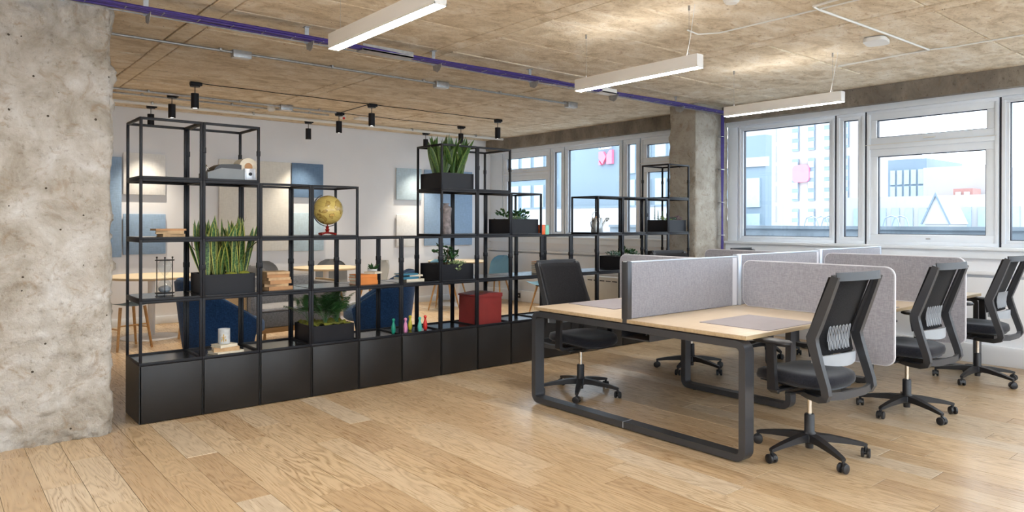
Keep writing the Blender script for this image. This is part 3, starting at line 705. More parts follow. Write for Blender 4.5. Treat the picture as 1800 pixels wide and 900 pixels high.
# paper roll adding machine
t = thing('adding_machine', 'grey desktop adding machine with a cream paper roll, top left tower', 'machine', (.70, .17, lev(4)), .02); t.scale = (1.08, 1.08, 1.1)
m = MB(); m.prism([(-.20, 0), (.06, 0), (.06, .075), (-.10, .082), (-.20, .045)], 'y', -.10, .10); m.build('body', 'machine', t)
MB().prism([(-.15, .0665), (.045, .078), (.045, .108), (.02, .115), (-.10, .108), (-.14, .085)], 'y', -.085, .085).build('cover', 'plastic', t)
MB().box(.06, .07, -.11, .11, 0, .085, .003).box(.07, .14, -.11, -.10, 0, .085, .003).box(.07, .14, .10, .11, 0, .085, .003).box(.07, .15, -.10, .10, 0, .02, .003).build('roll_holder', 'machinelight', t)
MB().tube([(.10, -.112, .045), (.10, -.118, .045)], .012, 14).build('knob', 'black', t)
m = MB(); R = []
for r in (.05, .05, .022, .022): pass
m.rings([[(.10 + r * math.cos(a * PI / 12), yv, .098 + r * math.sin(a * PI / 12)) for a in range(24)] for yv, r in ((-.075, .066), (.075, .066), (.075, .03), (-.075, .03))], closed=True)
m.build('paper_roll', 'cream', t); MB().tube([(.10, -.076, .098), (.10, .076, .098)], .0295, 16).build('roll_core', 'tan', t)
MB().cyl((-.16, 0, .07), (-.18, 0, .095), .004).sphere((-.18, 0, .097), .008, 8, 6).build('lever', 'chrome', t)
# globe
t = thing('globe', 'antique yellow world globe on a red turned stand, open top cube', 'globe', (1.52, .16, lev(3)))
MB().sphere((0, 0, 0), .128, 40, 24).build('ball', 'globe', t, (0.006, 0, .218), (.1, .35, 0), smooth=80)
aus = [(0, 0), (.2, .12), (.42, .22), (.5, .1), (.6, .16), (.66, .34), (.78, .12), (.9, -.02), (1.0, -.25), (.92, -.5), (.74, -.6), (.6, -.45), (.42, -.42), (.2, -.5), (.03, -.45), (-.06, -.2)]
m = MB(); top = []; 
view = Vector((-.455, -.89, 0)).normalized(); side = Vector((view.y * -1, view.x, 0)) * 1.0
def onball(u, v, r):
    d = (view + Vector((-view.y, view.x, 0)) * (u) + Vector((0, 0, 1)) * v).normalized(); return Vector((.006, 0, .218)) + d * r
m.rings([[onball(.14 + .42 * a, -.32 + .34 * b, .1285) for a, b in aus], [onball(.14 + .42 * a, -.32 + .34 * b, .1292) for a, b in aus]])
m.build('printed_landmass', 'stem', t, smooth=0)
m = MB(); m.rings([[onball(.165 + .37 * a, -.33 + .29 * b, .1293) for a, b in aus], [onball(.165 + .37 * a, -.33 + .29 * b, .1298) for a, b in aus]]); m.build('printed_landmass', 'gold', t, smooth=0)
arc = [(.006 + .142 * math.cos(a), 0, .218 + .142 * math.sin(a)) for a in [math.radians(q) for q in range(115, 305, 10)]]
MB().bar(arc, .014, .006, (0, 1, 0)).build('meridian_arm', 'plastic', t)
MB().lathe([(.012, .0), (.02, .012), (.013, .022), (.02, .034), (.011, .046), (.016, .056), (.006, .07), (.005, .085)], (0, 0, .012), 18).build('turned_stem', 'redwood', t)
m = MB()
for q in range(4):
    a = q * PI / 2 + .5; m.bar([(0, 0, .020), (.05 * math.cos(a), .05 * math.sin(a), .018), (.088 * math.cos(a), .088 * math.sin(a), .009)], [.03, .022, .02], [.018, .014, .016], (-math.sin(a), math.cos(a), 0))
m.build('cross_foot', 'redwood', t)
# red box
t = thing('storage_box', 'square red lidded box with slightly curling lid edge', 'box', (3.235, .20, lev(1)), .03)
MB().prism([(-.165, 0), (.155, 0), (.16, .29), (-.16, .29)], 'y', -.15, .15).build('body', 'redbox', t)
MB().prism([(-.175, .288), (-.165, .282), (.16, .27), (.166, .275), (.166, .308), (.155, .312), (.02, .318), (-.165, .30)], 'y', -.157, .157).build('lid', 'redbox', t)
MB().lathe([(.045, 0), (.048, .003), (.03, .006), (.01, .007)], (-.0, 0, .314), 20).build('copper_disc', 'tan', t)
# vase
t = thing('vase', 'tall mottled grey cylinder vase with narrow neck', 'vase', (2.80, .20, lev(3)))
MB().lathe([(.052, 0), (.056, .01), (.053, .08), (.049, .15), (.055, .22), (.058, .25), (.05, .268), (.028, .278), (.026, .292), (.036, .30), (.034, .303), (.022, .30), (.022, .27)], seg=28).build('body', 'vase', t, smooth=60)
# skittles
for nme, mt, x, yy in (('dark green', 'pin_green', 2.16, .12), ('pink', 'pin_pink', 2.27, .09), ('yellow', 'pin_yellow', 2.395, .21), ('pale teal', 'pin_teal', 2.415, .07), ('red', 'pin_red', 2.515, .13)):
    t = thing('skittle', '%s wooden skittle standing on the cabinet top' % nme, 'skittle', (x, yy, lev(1)), group='coloured skittles')
    MB().lathe([(.013, 0), (.018, .012), (.021, .045), (.016, .08), (.0085, .105), (.011, .116)], seg=18).build('body', mt, t, smooth=80)
    MB().sphere((0, 0, .127), .0155, 14, 9).build('head', mt, t, smooth=80)
# small boxes and the watering can on top rails
t = thing('small_box', 'orange upright box on the low shelf top right of the greens', 'box', (3.985, .10, lev(3) - .017)); MB().box(-.03, .03, -.04, .04, 0, .105, .003).build('carton', 'orangered', t)
MB().box(-.031, .031, -.041, .041, .098, .107, .002).build('lid', 'orangered', t)
t = thing('small_box', 'mint green upright box standing against the orange one', 'box', (4.045, .10, lev(3) - .017)); MB().box(-.025, .025, -.04, .04, 0, .103, .003).build('carton', 'mint', t)
MB().box(-.026, .026, -.041, .041, .096, .105, .002).build('lid', 'mint', t)
t = thing('watering_can', 'galvanised watering can with tall hoop handle', 'watering can', (5.00, .22, lev(3)))
MB().lathe([(.07, 0), (.072, .004), (.062, .165), (.058, .17), (.056, .165)], seg=26).build('body', 'tin', t)
MB().tube([(-.055, 0, .15), (-.085, 0, .19), (-.06, 0, .235), (0, 0, .25), (.035, 0, .225), (.05, 0, .17)], .004, 8).build('hoop_handle', 'tin', t)
MB().tube([(-.062, 0, .14), (-.105, 0, .12), (-.10, 0, .07), (-.066, 0, .04)], .0045, 8).build('side_handle', 'black', t)
MB().tube([(.06, 0, .05), (.12, 0, .11), (.165, 0, .165)], [.014, .011, .009], 12).tube([(.165, 0, .165), (.185, 0, .15)], [.012, .03], 14).build('spout', 'tin', t)
MB().sphere((0, 0, .175), .03, 10, 6, (1, 1, .5)).build('lid', 'tan', t)

# ------------------------------------------------------------------ bench desk
DX0, DX1, DY0, DY1, DH = 2.64, 6.84, -3.235, -1.30, .783
YS = -2.27
dk = thing('bench_desk', 'six-place bench desk with birch tops on graphite loop legs', 'desk', (0, 0, 0))
for i in range(3):
    for (ya, yb) in ((DY0, YS - .02), (YS + .02, DY1)):
        x0, x1 = DX0 + 1.4 * i + .0015, DX0 + 1.4 * (i + 1) - .0015
        o = MB().box(x0, x1, ya, yb, DH - .004, DH, .001).build('desktop', 'desktop', dk)
        MB().box(x0, x1, ya, yb, DH - .027, DH - .0042, .001).build('ply_edge', 'plyedge', o)
def loop(x, wid, y0, y1, mat='deskmetal', zt=None):
    zt = zt or DH - .034; t = .045; pts = rrect(y0 + t / 2, y1 - t / 2, .010 + t / 2, zt - t / 2, .045, 5)
    MB().bar([(x + wid / 2, a, b) for a, b in pts], wid, t, (1, 0, 0), closed=True).build('loop_leg', mat, dk, smooth=40)
    for yy in (y0 + .12, y1 - .12): MB().cyl((x + wid / 2, yy, 0), (x + wid / 2, yy, .012), .022).build('foot_pad', 'plastic', dk)
loop(DX0 - .012, .095, DY0 - .005, DY1 + .01)
loop(DX0 + 1.36, .08, DY0 + .45, DY1 - .45); loop(DX0 + 2.76, .08, DY0 + .45, DY1 - .45); loop(DX1 - .085, .095, DY0, DY1)
MB().box(DX0 - .014, DX0 + .085, YS - .003, YS + .003, .0105, .056).build('joint_cap', 'alu', dk, smooth=0)
for yy in (DY0 + .22, YS - .25, YS + .25, DY1 - .22): MB().box(DX0 + .08, DX1 - .08, yy - .02, yy + .02, DH - .075, DH - .028, .002).build('crossbeam', 'deskmetal', dk)
for i in range(3):
    x = DX0 + 1.4 * i; MB().box(x + .12, x + 1.28, YS - .13, YS + .13, DH - .16, DH - .15).box(x + .12, x + 1.28, YS - .132, YS - .128, DH - .16, DH - .10).box(x + .12, x + 1.28, YS + .128, YS + .132, DH - .16, DH - .10).build('cable_tray', 'deskmetal', dk)
    MB().bar([(x + .25, YS - .14, DH - .03), (x + .25, YS - .06, DH - .09), (x + .25, YS, DH - .14)], .03, .006, (1, 0, 0)).build('tray_bracket', 'galv', dk)
# central spine screens
sg = 'screens along the middle of the bench'
for i, lb in enumerate(('near grey fabric centre screen with dark upright end post', 'middle grey fabric centre screen of the bench', 'far grey fabric centre screen ending by the window wall')):
    x0, x1 = DX0 + 1.4 * i + .002, DX0 + 1.4 * (i + 1) - .002; zt = 1.195 + .012 * i
    t = thing('desk_screen', lb, 'screen', (x0, YS, DH - .02), group=sg)
    L = x1 - x0; h = zt - DH + .02; a = .045
    MB().box(a, L - a * (1 if i else 1.6), -.024, .024, .0205, h - .012, .008).build('fabric_panel', 'screen', t)
    MB().box(0, L, -.018, .018, h - .012, h, .003).build('top_trim', 'alu', t)
    MB().box(0, a, -.031, .031, -.02 if i == 0 else 0, h, .006).build('end_post', 'deskmetal' if i == 0 else 'alu', t)
    MB().box(L - a * (1 if i else 1.6), L, -.02, .02, .0205, h - .012, .006).build('end_post', 'screentrim' if i < 2 else 'alu', t)
    MB().box(.3, .36, -.02, .02, -.015, .02).box(L - .4, L - .34, -.02, .02, -.015, .02).build('clamp', 'deskmetal', t)
def cross_screen(x, sgn, label, zt):
    """side screen that runs out past the desk edge and drops below it"""
    t = thing('desk_screen', label, 'screen', (x, YS, 0), group='rounded screens between neighbouring desks')
    e = (DY0 - YS) if sgn < 0 else (DY1 - YS); e = abs(e) + .012
    def outl(g):
        r = .07; P_ = []
        def arc(cx, cz, a0, a1, rr):
            for j in range(7):
                a = math.radians(a0 + (a1 - a0) * j / 6); P_.append((sgn * (cx + rr * math.cos(a)), cz + rr * math.sin(a)))
        u0, u1 = .075 + g, 1.27 - g; zb, zl, ztt = DH + .002 + g, .46 + g, zt - g; rr = r - g
        arc(u1 - rr, ztt - rr, 0, 90, rr); arc(u0 + rr, ztt - rr, 90, 180, rr); arc(u0 + rr, zb + rr, 180, 270, rr)
        P_.append((sgn * (e + g), zb)); P_.append((sgn * (e + g), zl + .01)); P_.append((sgn * (e + g + .01), zl)); arc(u1 - rr, zl + rr, 270, 360, rr)
        return P_
    MB().prism(outl(.007), 'x', -.013, .013).build('fabric_panel', 'screen', t, smooth=0)
    o, n_ = outl(0), outl(.0075)
    MB().rings([[(-.009, a, b) for a, b in o], [(.009, a, b) for a, b in o], [(.009, a, b) for a, b in n_], [(-.009, a, b) for a, b in n_]], closed=True).build('edge_trim', 'screentrim', t, smooth=50)
cross_screen(DX0 + 1.40, -1, 'rounded grey side screen between the nearest two chairs', 1.165)
cross_screen(DX0 + 2.80, -1, 'rounded grey side screen behind the middle chair on the right side', 1.19)
cross_screen(DX0 + 1.40, 1, 'grey side screen rising behind the near centre screen, far side of the bench', 1.165)
cross_screen(DX0 + 2.80, 1, 'grey side screen showing its top edge against the window pillar', 1.185)
for i in range(3):
    for sgn, yy in ((-1, -2.95), (1, -1.58)):
        x = DX0 + 1.4 * i + .55
        o = MB().prism(rrect(x - .29 + (.02 if sgn < 0 else .1), x + .33 + (.02 if sgn < 0 else .1), yy - .27, yy + .25, .012, 3), 'z', DH + .0005, DH + .004).build('desk_mat', 'mat')
        T(o, 'grey desk mat on the %s place of the %s side of the bench' % (('nearest', 'middle', 'far')[i], 'right' if sgn < 0 else 'shelving'), 'desk mat', 'grey desk mats')

# ------------------------------------------------------------------ task chairs
def task_chair(label, loc, rz, base_rot):
    t = thing('task_chair', label, 'chair', loc, rz, 'black mesh task chairs at the bench')
    hub = MB().lathe([(.028, .075), (.045, .085), (.047, .125), (.036, .145), (.031, .15), (.031, .255), (.027, .262)], seg=20).lathe([(.024, .045), (.026, .09)], seg=14)
    for q in range(5):
        a = base_rot + q * 2 * PI / 5; ca, sa = math.cos(a), math.sin(a)
        hub.bar([(.02 * ca, .02 * sa, .115), (.12 * ca, .12 * sa, .112), (.24 * ca, .24 * sa, .097), (.325 * ca, .325 * sa, .082), (.345 * ca, .345 * sa, .078)], [.05, .046, .038, .03, .024], [.05, .042, .03, .022, .016], (-sa, ca, 0))
    hub.build('star_base', 'plastic', t, smooth=45)
    for q in range(5):
        a = base_rot + q * 2 * PI / 5; ca, sa = math.cos(a), math.sin(a); c = Vector((.338 * ca, .338 * sa, .029)); b = a + random.uniform(-1.5, 1.5); s = Vector((math.cos(b), math.sin(b), 0))
        m = MB()
        for k in (-1, 1): m.tube([c + s * k * .008, c + s * k * .011, c + s * k * .024, c + s * k * .027], [.024, .029, .029, .024], 16)
        m.tube([c + s * -.008, c + s * .008], .012, 10); m.build('caster', 'plastic', t)
        m = MB().cyl(c + Vector((0, 0, .0)), c + Vector((0, 0, .055)), .0085, 10); n_ = Vector((-s.y, s.x, 0))
        m.bar([c + n_ * .027 + Vector((0, 0, .0)), c + n_ * .024 + Vector((0, 0, .022)), c + Vector((0, 0, .036))], .02, .006, s); m.build('caster_fork', 'plastic', t)
    MB().cyl((0, 0, .25), (0, 0, .40), .0145, 14).build('gas_lift', 'chrome', t)
    m = MB().prism([(-.16, .40), (-.10, .385), (.12, .395), (.19, .43), (.19, .455), (-.16, .455)], 'x', -.085, .085)
    m.cyl((.05, .10, .42), (.235, .12, .425), .007, 8).box(.19, .26, .10, .14, .417, .432, .004).cyl((-.05, -.02, .42), (-.235, -.02, .425), .007, 8).box(-.26, -.2, -.04, 0, .417, .432, .004)
    m.box(-.30, .30, .02, .08, .428, .448, .006); m.build('mechanism', 'plastic', t)
    # seat: shell and waterfall cushion
    def cushion(u, v, top=True):
        x = (u - .5) * 2; y = (v - .5) * 2; r = (abs(x) ** 3.2 + abs(y) ** 3.2) ** (1 / 3.2)
        return x, y, r
    def seat(z0, dz, sx, sy):
        m = MB(); N = 28; R = []
        for (k, zz) in ((.0, z0), (.55, z0), (.88, z0 + .004), (.985, z0 + .02), (1., z0 + dz * .5), (.97, z0 + dz * .85), (.85, z0 + dz * 1.0), (.5, z0 + dz * .93), (.0, z0 + dz * .9)):
            ring = []
            for j in range(N):
                a = 2 * PI * j / N; c, s = math.cos(a), math.sin(a); q = (abs(c) ** 3.4 + abs(s) ** 3.4) ** (-1 / 3.4) * max(k, .001)
                X, Y = c * q * sx, s * q * sy
                ring.append((X, Y + .03, zz - max(0, (Y - .1)) ** 2 * .9 + .25 * X * X))
            R.append(ring)
        return m.rings(R)
    seat(.458, .085, .255, .26).build('seat', 'seat', t, smooth=60); seat(.447, .025, .235, .24).build('seat_shell', 'plastic', t, smooth=60)
    # back frame: side members kink forward at lumbar height, sweep down and back, close under the seat
    def side(s):
        w0, w1, w2 = .225, .235, .24
        return [(s * .225, -.315, 1.16), (s * .228, -.262, 1.02), (s * .233, -.205, .87), (s * .238, -.172, .79), (s * .24, -.178, .755), (s * .243, -.215, .64), (s * .244, -.262, .50), (s * .243, -.268, .465), (s * .236, -.255, .437), (s * .20, -.20, .418), (s * .12, -.08, .405), (s * .07, .0, .405)]
    for s in (-1, 1):
        p = side(s)
        MB().bar(p[:5], [.034, .034, .036, .036, .036], [.045, .052, .056, .06, .06], (1, 0, 0)).build('side_member', 'chairframe', t)
        MB().bar(p[3:], [.036, .036, .036, .036, .036, .036, .05, .05, .05], [.05, .058, .05, .048, .045, .04, .036, .032, .03], (1, 0, 0)).build('lower_arm', 'chairframe', t)
    tb = [(.225 * math.sin(a), -.315 - .035 * math.cos(a) + .0, 1.158) for a in [(-1.57 + 3.14 * j / 10) for j in range(11)]]
    MB().bar(tb, .05, .020, (0, .12, 1)).build('top_rail', 'lumbar' if False else 'chairframe', t)
    MB().bar([(-.238, -.262, .455), (-.12, -.285, .447), (.12, -.285, .447), (.238, -.262, .455)], .045, .02, (0, 0, 1)).build('rear_bar', 'chairframe', t)
    def back(u, v):
        z = .67 + .485 * v; y0 = -.128 - max(0, z - .78) * .375 - (0 if z > .78 else (.78 - z) * .2)
        x = (u - .5) * (.475 - .012 * v); c = 1 - (2 * (u - .5)) ** 2
        return Vector((x, y0 - .022 * c, z))
    m = MB().grid(back, 12, 12); bmesh.ops.solidify(m.bm, geom=m.bm.faces[:], thickness=.006); m.build('mesh_back', 'chairmesh', t, smooth=70)
    for s in (-1, 1): MB().bar([(s * .198, -.300, 1.13), (s * .20, -.247, 1.0), (s * .202, -.195, .87), (s * .204, -.165, .79)], [.05, .055, .055, .05], .008, (1, -.0, 0)).build('inner_rim', 'plastic', t)
    m = MB()
    for j in range(7):
        x = -.105 + .035 * j; o_ = .012
        for dx in (-.008, .008): m.tube([(x + dx, -.20 - .004, .84), (x + dx, -.195, .80), (x + dx, -.192, .755)], .0032, 5)
        m.tube([(x - .008, -.204, .84), (x, -.207, .848), (x + .008, -.204, .84)], .0032, 5)
        if j < 6: m.tube([(x + .010, -.194, .79), (x + .0175, -.196, .70), (x + .025, -.194, .79)], .0032, 5)
        m.tube([(x, -.192, .755), (x, -.198, .705)], .0042, 5)
    m.build('lumbar_comb', 'lumbar', t)
    m = MB(); R = []
    for j in range(13):
        a = -1 + 2 * j / 12; x = .225 * a; yy = -.165 - .075 * (1 - a * a); hh = .022 + .026 * (1 - a * a)
        R.append([(x, yy - .008, .655 - hh), (x, yy + .008, .655 - hh), (x, yy + .008, .655 + hh * .6), (x, yy - .008, .655 + hh * .6)])
    m.rings(R); m.build('lumbar_band', 'lumbar', t, smooth=50)
    for s in (-1, 1):
        ar = MB().bar([(s * .27, .055, .43), (s * .30, .055, .45), (s * .302, .06, .56), (s * .302, .065, .73)], [.06, .06, .055, .05], [.03, .03, .028, .028], (0, 1, 0)).build('armrest', 'plastic', t)
        MB().rings([[(s * .30 + x_, y_, z_) for x_, y_ in rrect(-.045 * k, .045 * k, .06 - .13 * k, .06 + .13 * k, .04 * k, 4)] for k, z_ in ((.86, .728), (1, .735), (1, .748), (.9, .755))]).build('arm_pad', 'plastic', ar, smooth=50)
    return t
task_chair('black mesh task chair with grey lumbar comb, nearest of the three on the right', (3.13, -3.385, 0), -.10, .52)
task_chair('black mesh task chair with grey lumbar comb, middle one of the right side', (4.672, -3.375, 0), -.09, .55)
task_chair('black mesh task chair on the right side, cut by the photo edge by the window', (6.385, -3.34, 0), -.04, .60)
task_chair('black mesh task chair on the shelving side, its dark back above the near desk', (3.155, -1.33, 0), PI - .04, .72).scale = (1, 1, .96)
task_chair('black task chair tucked under, seen only as star base below the desk', (4.72, -1.34, 0), PI - .1, .35)
task_chair('black task chair at the far place of the shelving side, hidden behind screens', (6.1, -1.36, 0), PI + .05, .9)

# ------------------------------------------------------------------ linear lamps
def lamp(x, y0, label):
    y1 = y0 + 1.25
    t = thing('linear_pendant_lamp', label, 'ceiling lamp', (x, (y0 + y1) / 2, 2.6), group='white linear pendant lamps')
    a = .0385; L = (y1 - y0) / 2
    MB().box(-a, a, -L, L, .012, .098, .003).box(-a, -a + .004, -L, L, 0, .0125).box(a - .004, a, -L, L, 0, .0125).box(-a, a, -L, -L + .004, 0, .0125).box(-a, a, L - .004, L, 0, .0125).build('housing', 'lampbody', t)
    MB().box(-a + .005, a - .005, -L + .005, L - .005, -.001, .012).build('diffuser', 'lampglow', t, smooth=0)
    MB().box(-a + .012, a - .012, -L + .02, L - .02, .098, .0995).build('added_uplight_strip', 'upfill', t, smooth=0)  # glowing strip added on top of the housing as ceiling fill
    for yy in (-L + .1, L - .1):
        MB().cyl((0, yy, .098), (0, yy, HC - 2.6), .0012, 6).cyl((0, yy, .098), (0, yy, .12), .005, 8).build('suspension_wire', 'wire', t)
        MB().cyl((0, yy, HC - 2.635), (0, yy, HC - 2.6), .008, 10).build('ceiling_gripper', 'wire', t)
    MB().tube([(0, -L + .12, .1), (.02, -L + .1, .25), (.0, -L + .05, HC - 2.6)], .0022, 6).build('flex', 'whitepl', t)
lamp(.870, -2.555, 'large white linear lamp at the top of the photo, left of the others')
lamp(3.135, -2.555, 'white linear lamp over the near end of the bench')
lamp(5.36, -2.555, 'white linear lamp in front of the windows, right of the pillar')
for i, (x, y) in enumerate(((-1.40, -2.555), (-3.66, -2.555), (-3.66, -6.9), (-1.4, -6.9), (.87, -6.9), (3.13, -6.9), (5.36, -6.9))):  # unseen lamps added to light the room
    lamp(x, y, ('added unseen white linear lamp left of the picture, next to the large one', 'added unseen white linear lamp farthest left, over the open floor', 'added unseen white linear lamp behind the photographer, far left', 'added unseen white linear lamp directly behind the photographer', 'added unseen white linear lamp behind, second right of the photographer', 'added unseen white linear lamp behind, third right of the photographer', 'added unseen white linear lamp behind, nearest the windows')[i])

# ------------------------------------------------------------------ pendant spotlights
def spot(x, y, label):
    t = thing('pendant_spotlight', label, 'spotlight', (x, y, HC), group='black cylinder spotlights over the lounge')
    MB().box(-.055, .075, -.028, .028, -.035, 0, .004).lathe([(.055, -.05), (.055, -.03)], seg=20).build('ceiling_box', 'black', t)
    MB().cyl((0, 0, -.13), (0, 0, -.05), .005, 8).build('stem', 'black', t)
    MB().lathe([(.01, -.125), (.043, -.128), (.043, -.30), (.036, -.30), (.036, -.288)], seg=28).build('shade', 'black', t)
    MB().lathe([(.0355, -.292), (.001, -.293)], seg=20, caps=False).build('lens', 'spotglow', t)
    ld = bpy.data.lights.new('beam', 'SPOT'); ld.energy = SPOT; ld.color = (1.0, .86, .68); ld.spot_size = math.radians(84); ld.spot_blend = 1.; ld.shadow_soft_size = .03
    lo = bpy.data.objects.new('beam', ld); COL.objects.link(lo); lo.parent = t; lo.location = (0, 0, -.305)
for r, y in enumerate((2.95, 3.93, 5.0)):
    for c, x in enumerate((1.20, 3.47, 5.66)):
        spot(x, y, 'black cylinder spotlight, %s of the %s row' % (('left one', 'middle one', 'window-side one')[c], ('front', 'middle', 'back')[r]))
for x in (-1.1, -3.3):  # extra spotlights added out of sight to light the back area
    spot(x, 3.5, 'added unseen black cylinder spotlight behind the big pillar, %s' % ('nearer one' if x > -2 else 'farther one'))
def cable(name, pts, r, mat, label, cat='cable', group=None): return T(MB().tube(pts, r, 6).build(name, mat), label, cat, group)
def sag(a, b, n=10, w=.015, z=HC - .006): return [(a[0] + (b[0] - a[0]) * i / n, a[1] + (b[1] - a[1]) * i / n + w * math.sin(i * 1.7), z) for i in range(n + 1)]
cable('black_cable', sag((1.27, 2.95), (3.40, 2.95)), .005, 'black', 'black cable on the ceiling joining left and middle front spotlights')
cable('black_cable', sag((3.54, 2.95), (5.58, 2.95)), .005, 'black', 'black cable joining middle and window-side front spotlights')
cable('black_cable', sag((3.44, 3.0), (3.47, 3.87), 6), .005, 'black', 'short black cable linking the middle front and middle spotlights')
cable('black_cable', sag((3.54, 3.93), (5.58, 3.93)), .005, 'black', 'black cable to the window-side spotlight of the middle row')
# conduits
def conduit(x0, x1, y, r, mat, label, boxes=(), clips=1.1, z=None):
    z = z or HC - r - .012
    t = thing('ceiling_conduit', label, 'conduit', (x0, y, z), group='conduits running along the ceiling')
    MB().tube([(0, 0, 0), (x1 - x0, 0, 0)], r, 12).build('pipe', mat, t)
    x = .4
    while x < x1 - x0:
        MB().box(x - .012, x + .012, -r - .012, r + .012, -r * .4, HC - z - .002, .002).build('saddle_clip', 'galv', t); x += clips
    for bx_ in boxes:
        MB().box(bx_ - x0 - .085, bx_ - x0 + .085, -.042, .042, -.045, HC - z - .003, .004).build('junction_box', 'galv', t)
        MB().box(bx_ - x0 - .075, bx_ - x0 + .075, -.036, .036, -.049, -.045).build('box_cover', 'whitepl', t)
conduit(-.6, 5.45, 1.09, .0125, 'galv', 'grey conduit with three junction boxes crossing above the shelving', (1.09, 3.34, 5.42))
conduit(-.6, 3.36, 3.80, .014, 'galv', 'grey conduit just behind the front spotlights', (2.62,))
conduit(-.6, 3.40, 4.12, .012, 'galv', 'thinner grey conduit behind it, ending at the middle spotlight')
conduit(-.6, 7.2, 4.72, .022, 'whitepl', 'thick white pipe nearest the back wall', (), 1.35)
# purple cable tray
t = thing('cable_tray', 'hanging tray of violet data cables crossing the ceiling to the pillar', 'cable tray', (0, -.16, 2.945))
rs = random.Random(4)
for j in range(7):
    oy, oz = (-.048 + .016 * j), (.004 if j % 2 else .012)
    MB().tube([(x, oy + .006 * math.sin(x * 3 + j), oz + .004 * math.sin(x * 2.3 + j * 2)) for x in [(-.9 + 8.15 * q / 60) for q in range(61)]], .0105, 6).build('data_cable', 'purple', t)
MB().box(-.9, 7.2, .062, .065, -.012, -.004).build('tray_side', 'galv', t, smooth=0)
m = MB()
for q in range(34): x = -.85 + q * .24; m.bar([(x, -.054, -.004), (x, .054, -.004)], .005, .004, (1, 0, 0)).bar([(x, -.054, .028), (x, .054, .028)], .004, .003, (1, 0, 0))
m.build('tray_ties', 'galv', t, kind='stuff')
for x in (.02, 1.22, 2.46, 3.66, 4.88, 6.12):
    m = MB().bar([(x, .075, HC - 2.945), (x, .078, .05), (x, .085, -.012)], .035, .004, (1, 0, 0)).box(x - .022, x + .022, .05, .11, HC - 2.95, HC - 2.945).prism([(-.065, -.014), (.085, -.014), (.075, -.06), (.01, -.085), (-.03, -.07)], 'x', x - .002, x + .002)
    m.build('hanger_bracket', 'galv', t)
MB().box(1.66, 2.16, -.058, .058, -.018, .0, .002).box(1.66, 2.16, -.058, -.054, -.018, .04).box(1.66, 2.16, .054, .058, -.018, .04).build('splice_plate', 'galv', t)
MB().box(4.62, 4.86, -.058, .058, -.018, .0, .002).box(4.62, 4.86, -.058, -.054, -.018, .04).build('splice_plate', 'whitepl', t)
t = thing('cable_drop', 'violet cables strapped down the window side of the pillar', 'cable', (7.22, -.035, 0))
for j in range(4): MB().tube([(-.02 + .014 * j, .006 * math.sin(z * 3 + j), z) for z in [1.0 + 1.95 * q / 20 for q in range(21)]], .008, 6).build('data_cable', 'purple', t)
for z in (1.3, 1.75, 2.2, 2.65): MB().box(-.035, .04, -.012, .045, z, z + .008).build('strap', 'galv', t)
# white flex and sensors
cable('white_cable', [(3.67, -3.9, HC - .0145), (3.80, -3.06, HC - .0145), (3.92, -3.05, HC - .0145), (5.05, -3.09, HC - .0145), (5.85, -3.11, HC - .0145), (5.89, -2.26, HC - .0145)], .009, 'whitepl', 'thick white cable bent across the ceiling past the flat sensor')
cable('white_cable', [(5.85, -3.12, HC - .0145), (5.9, -3.3, HC - .0145), (5.87, -6.0, HC - .0145)], .007, 'whitepl', 'white cable leaving the bend towards the right picture edge')
cable('white_cable', [(3.63, -2.08, HC - .0145), (3.80, -2.06, HC - .0145), (3.90, -2.2, HC - .0145), (3.90, -2.9, HC - .0145), (3.885, -3.6, HC - .0145)], .006, 'whitepl', 'white cable running from the bench lamp towards the viewer')
t = thing('ceiling_sensor', 'flat white rounded sensor unit on the ceiling near the windows', 'sensor', (5.12, -2.95, HC), .2)
MB().prism(rrect(-.12, .12, -.09, .09, .05, 5), 'z', -.045, -.014).build('cover', 'whitepl', t); MB().prism(rrect(-.11, .11, -.08, .08, .04, 5), 'z', -.014, 0).build('base', 'galv', t)
t = thing('smoke_detector', 'small round white detector at the top picture edge', 'sensor', (3.23, -2.75, HC)); MB().lathe([(.05, 0), (.055, -.02), (.04, -.035), (.01, -.04)], seg=24).build('cover', 'whitepl', t)
MB().lathe([(.06, 0), (.06, -.008)], seg=24).build('base', 'whitepl', t)
t = thing('smoke_detector', 'round detector with red mark beside the middle spotlight', 'sensor', (3.62, 4.12, HC)); MB().lathe([(.045, 0), (.05, -.04), (.035, -.055)], seg=20).build('cover', 'whitepl', t); MB().sphere((0, -.04, -.05), .02, 10, 6).build('lamp', 'pin_red', t)
t = thing('smoke_detector', 'small white detector between left and middle spotlights, middle row', 'sensor', (2.5, 4.02, HC)); MB().lathe([(.05, 0), (.055, -.05), (.035, -.07)], seg=20).build('cover', 'whitepl', t)
t = thing('access_point', 'flat white box on the ceiling right of the middle spotlight', 'wireless box', (4.0, 4.15, HC)); MB().box(-.14, .14, -.09, .09, -.035, 0, .008).build('cover', 'whitepl', t)

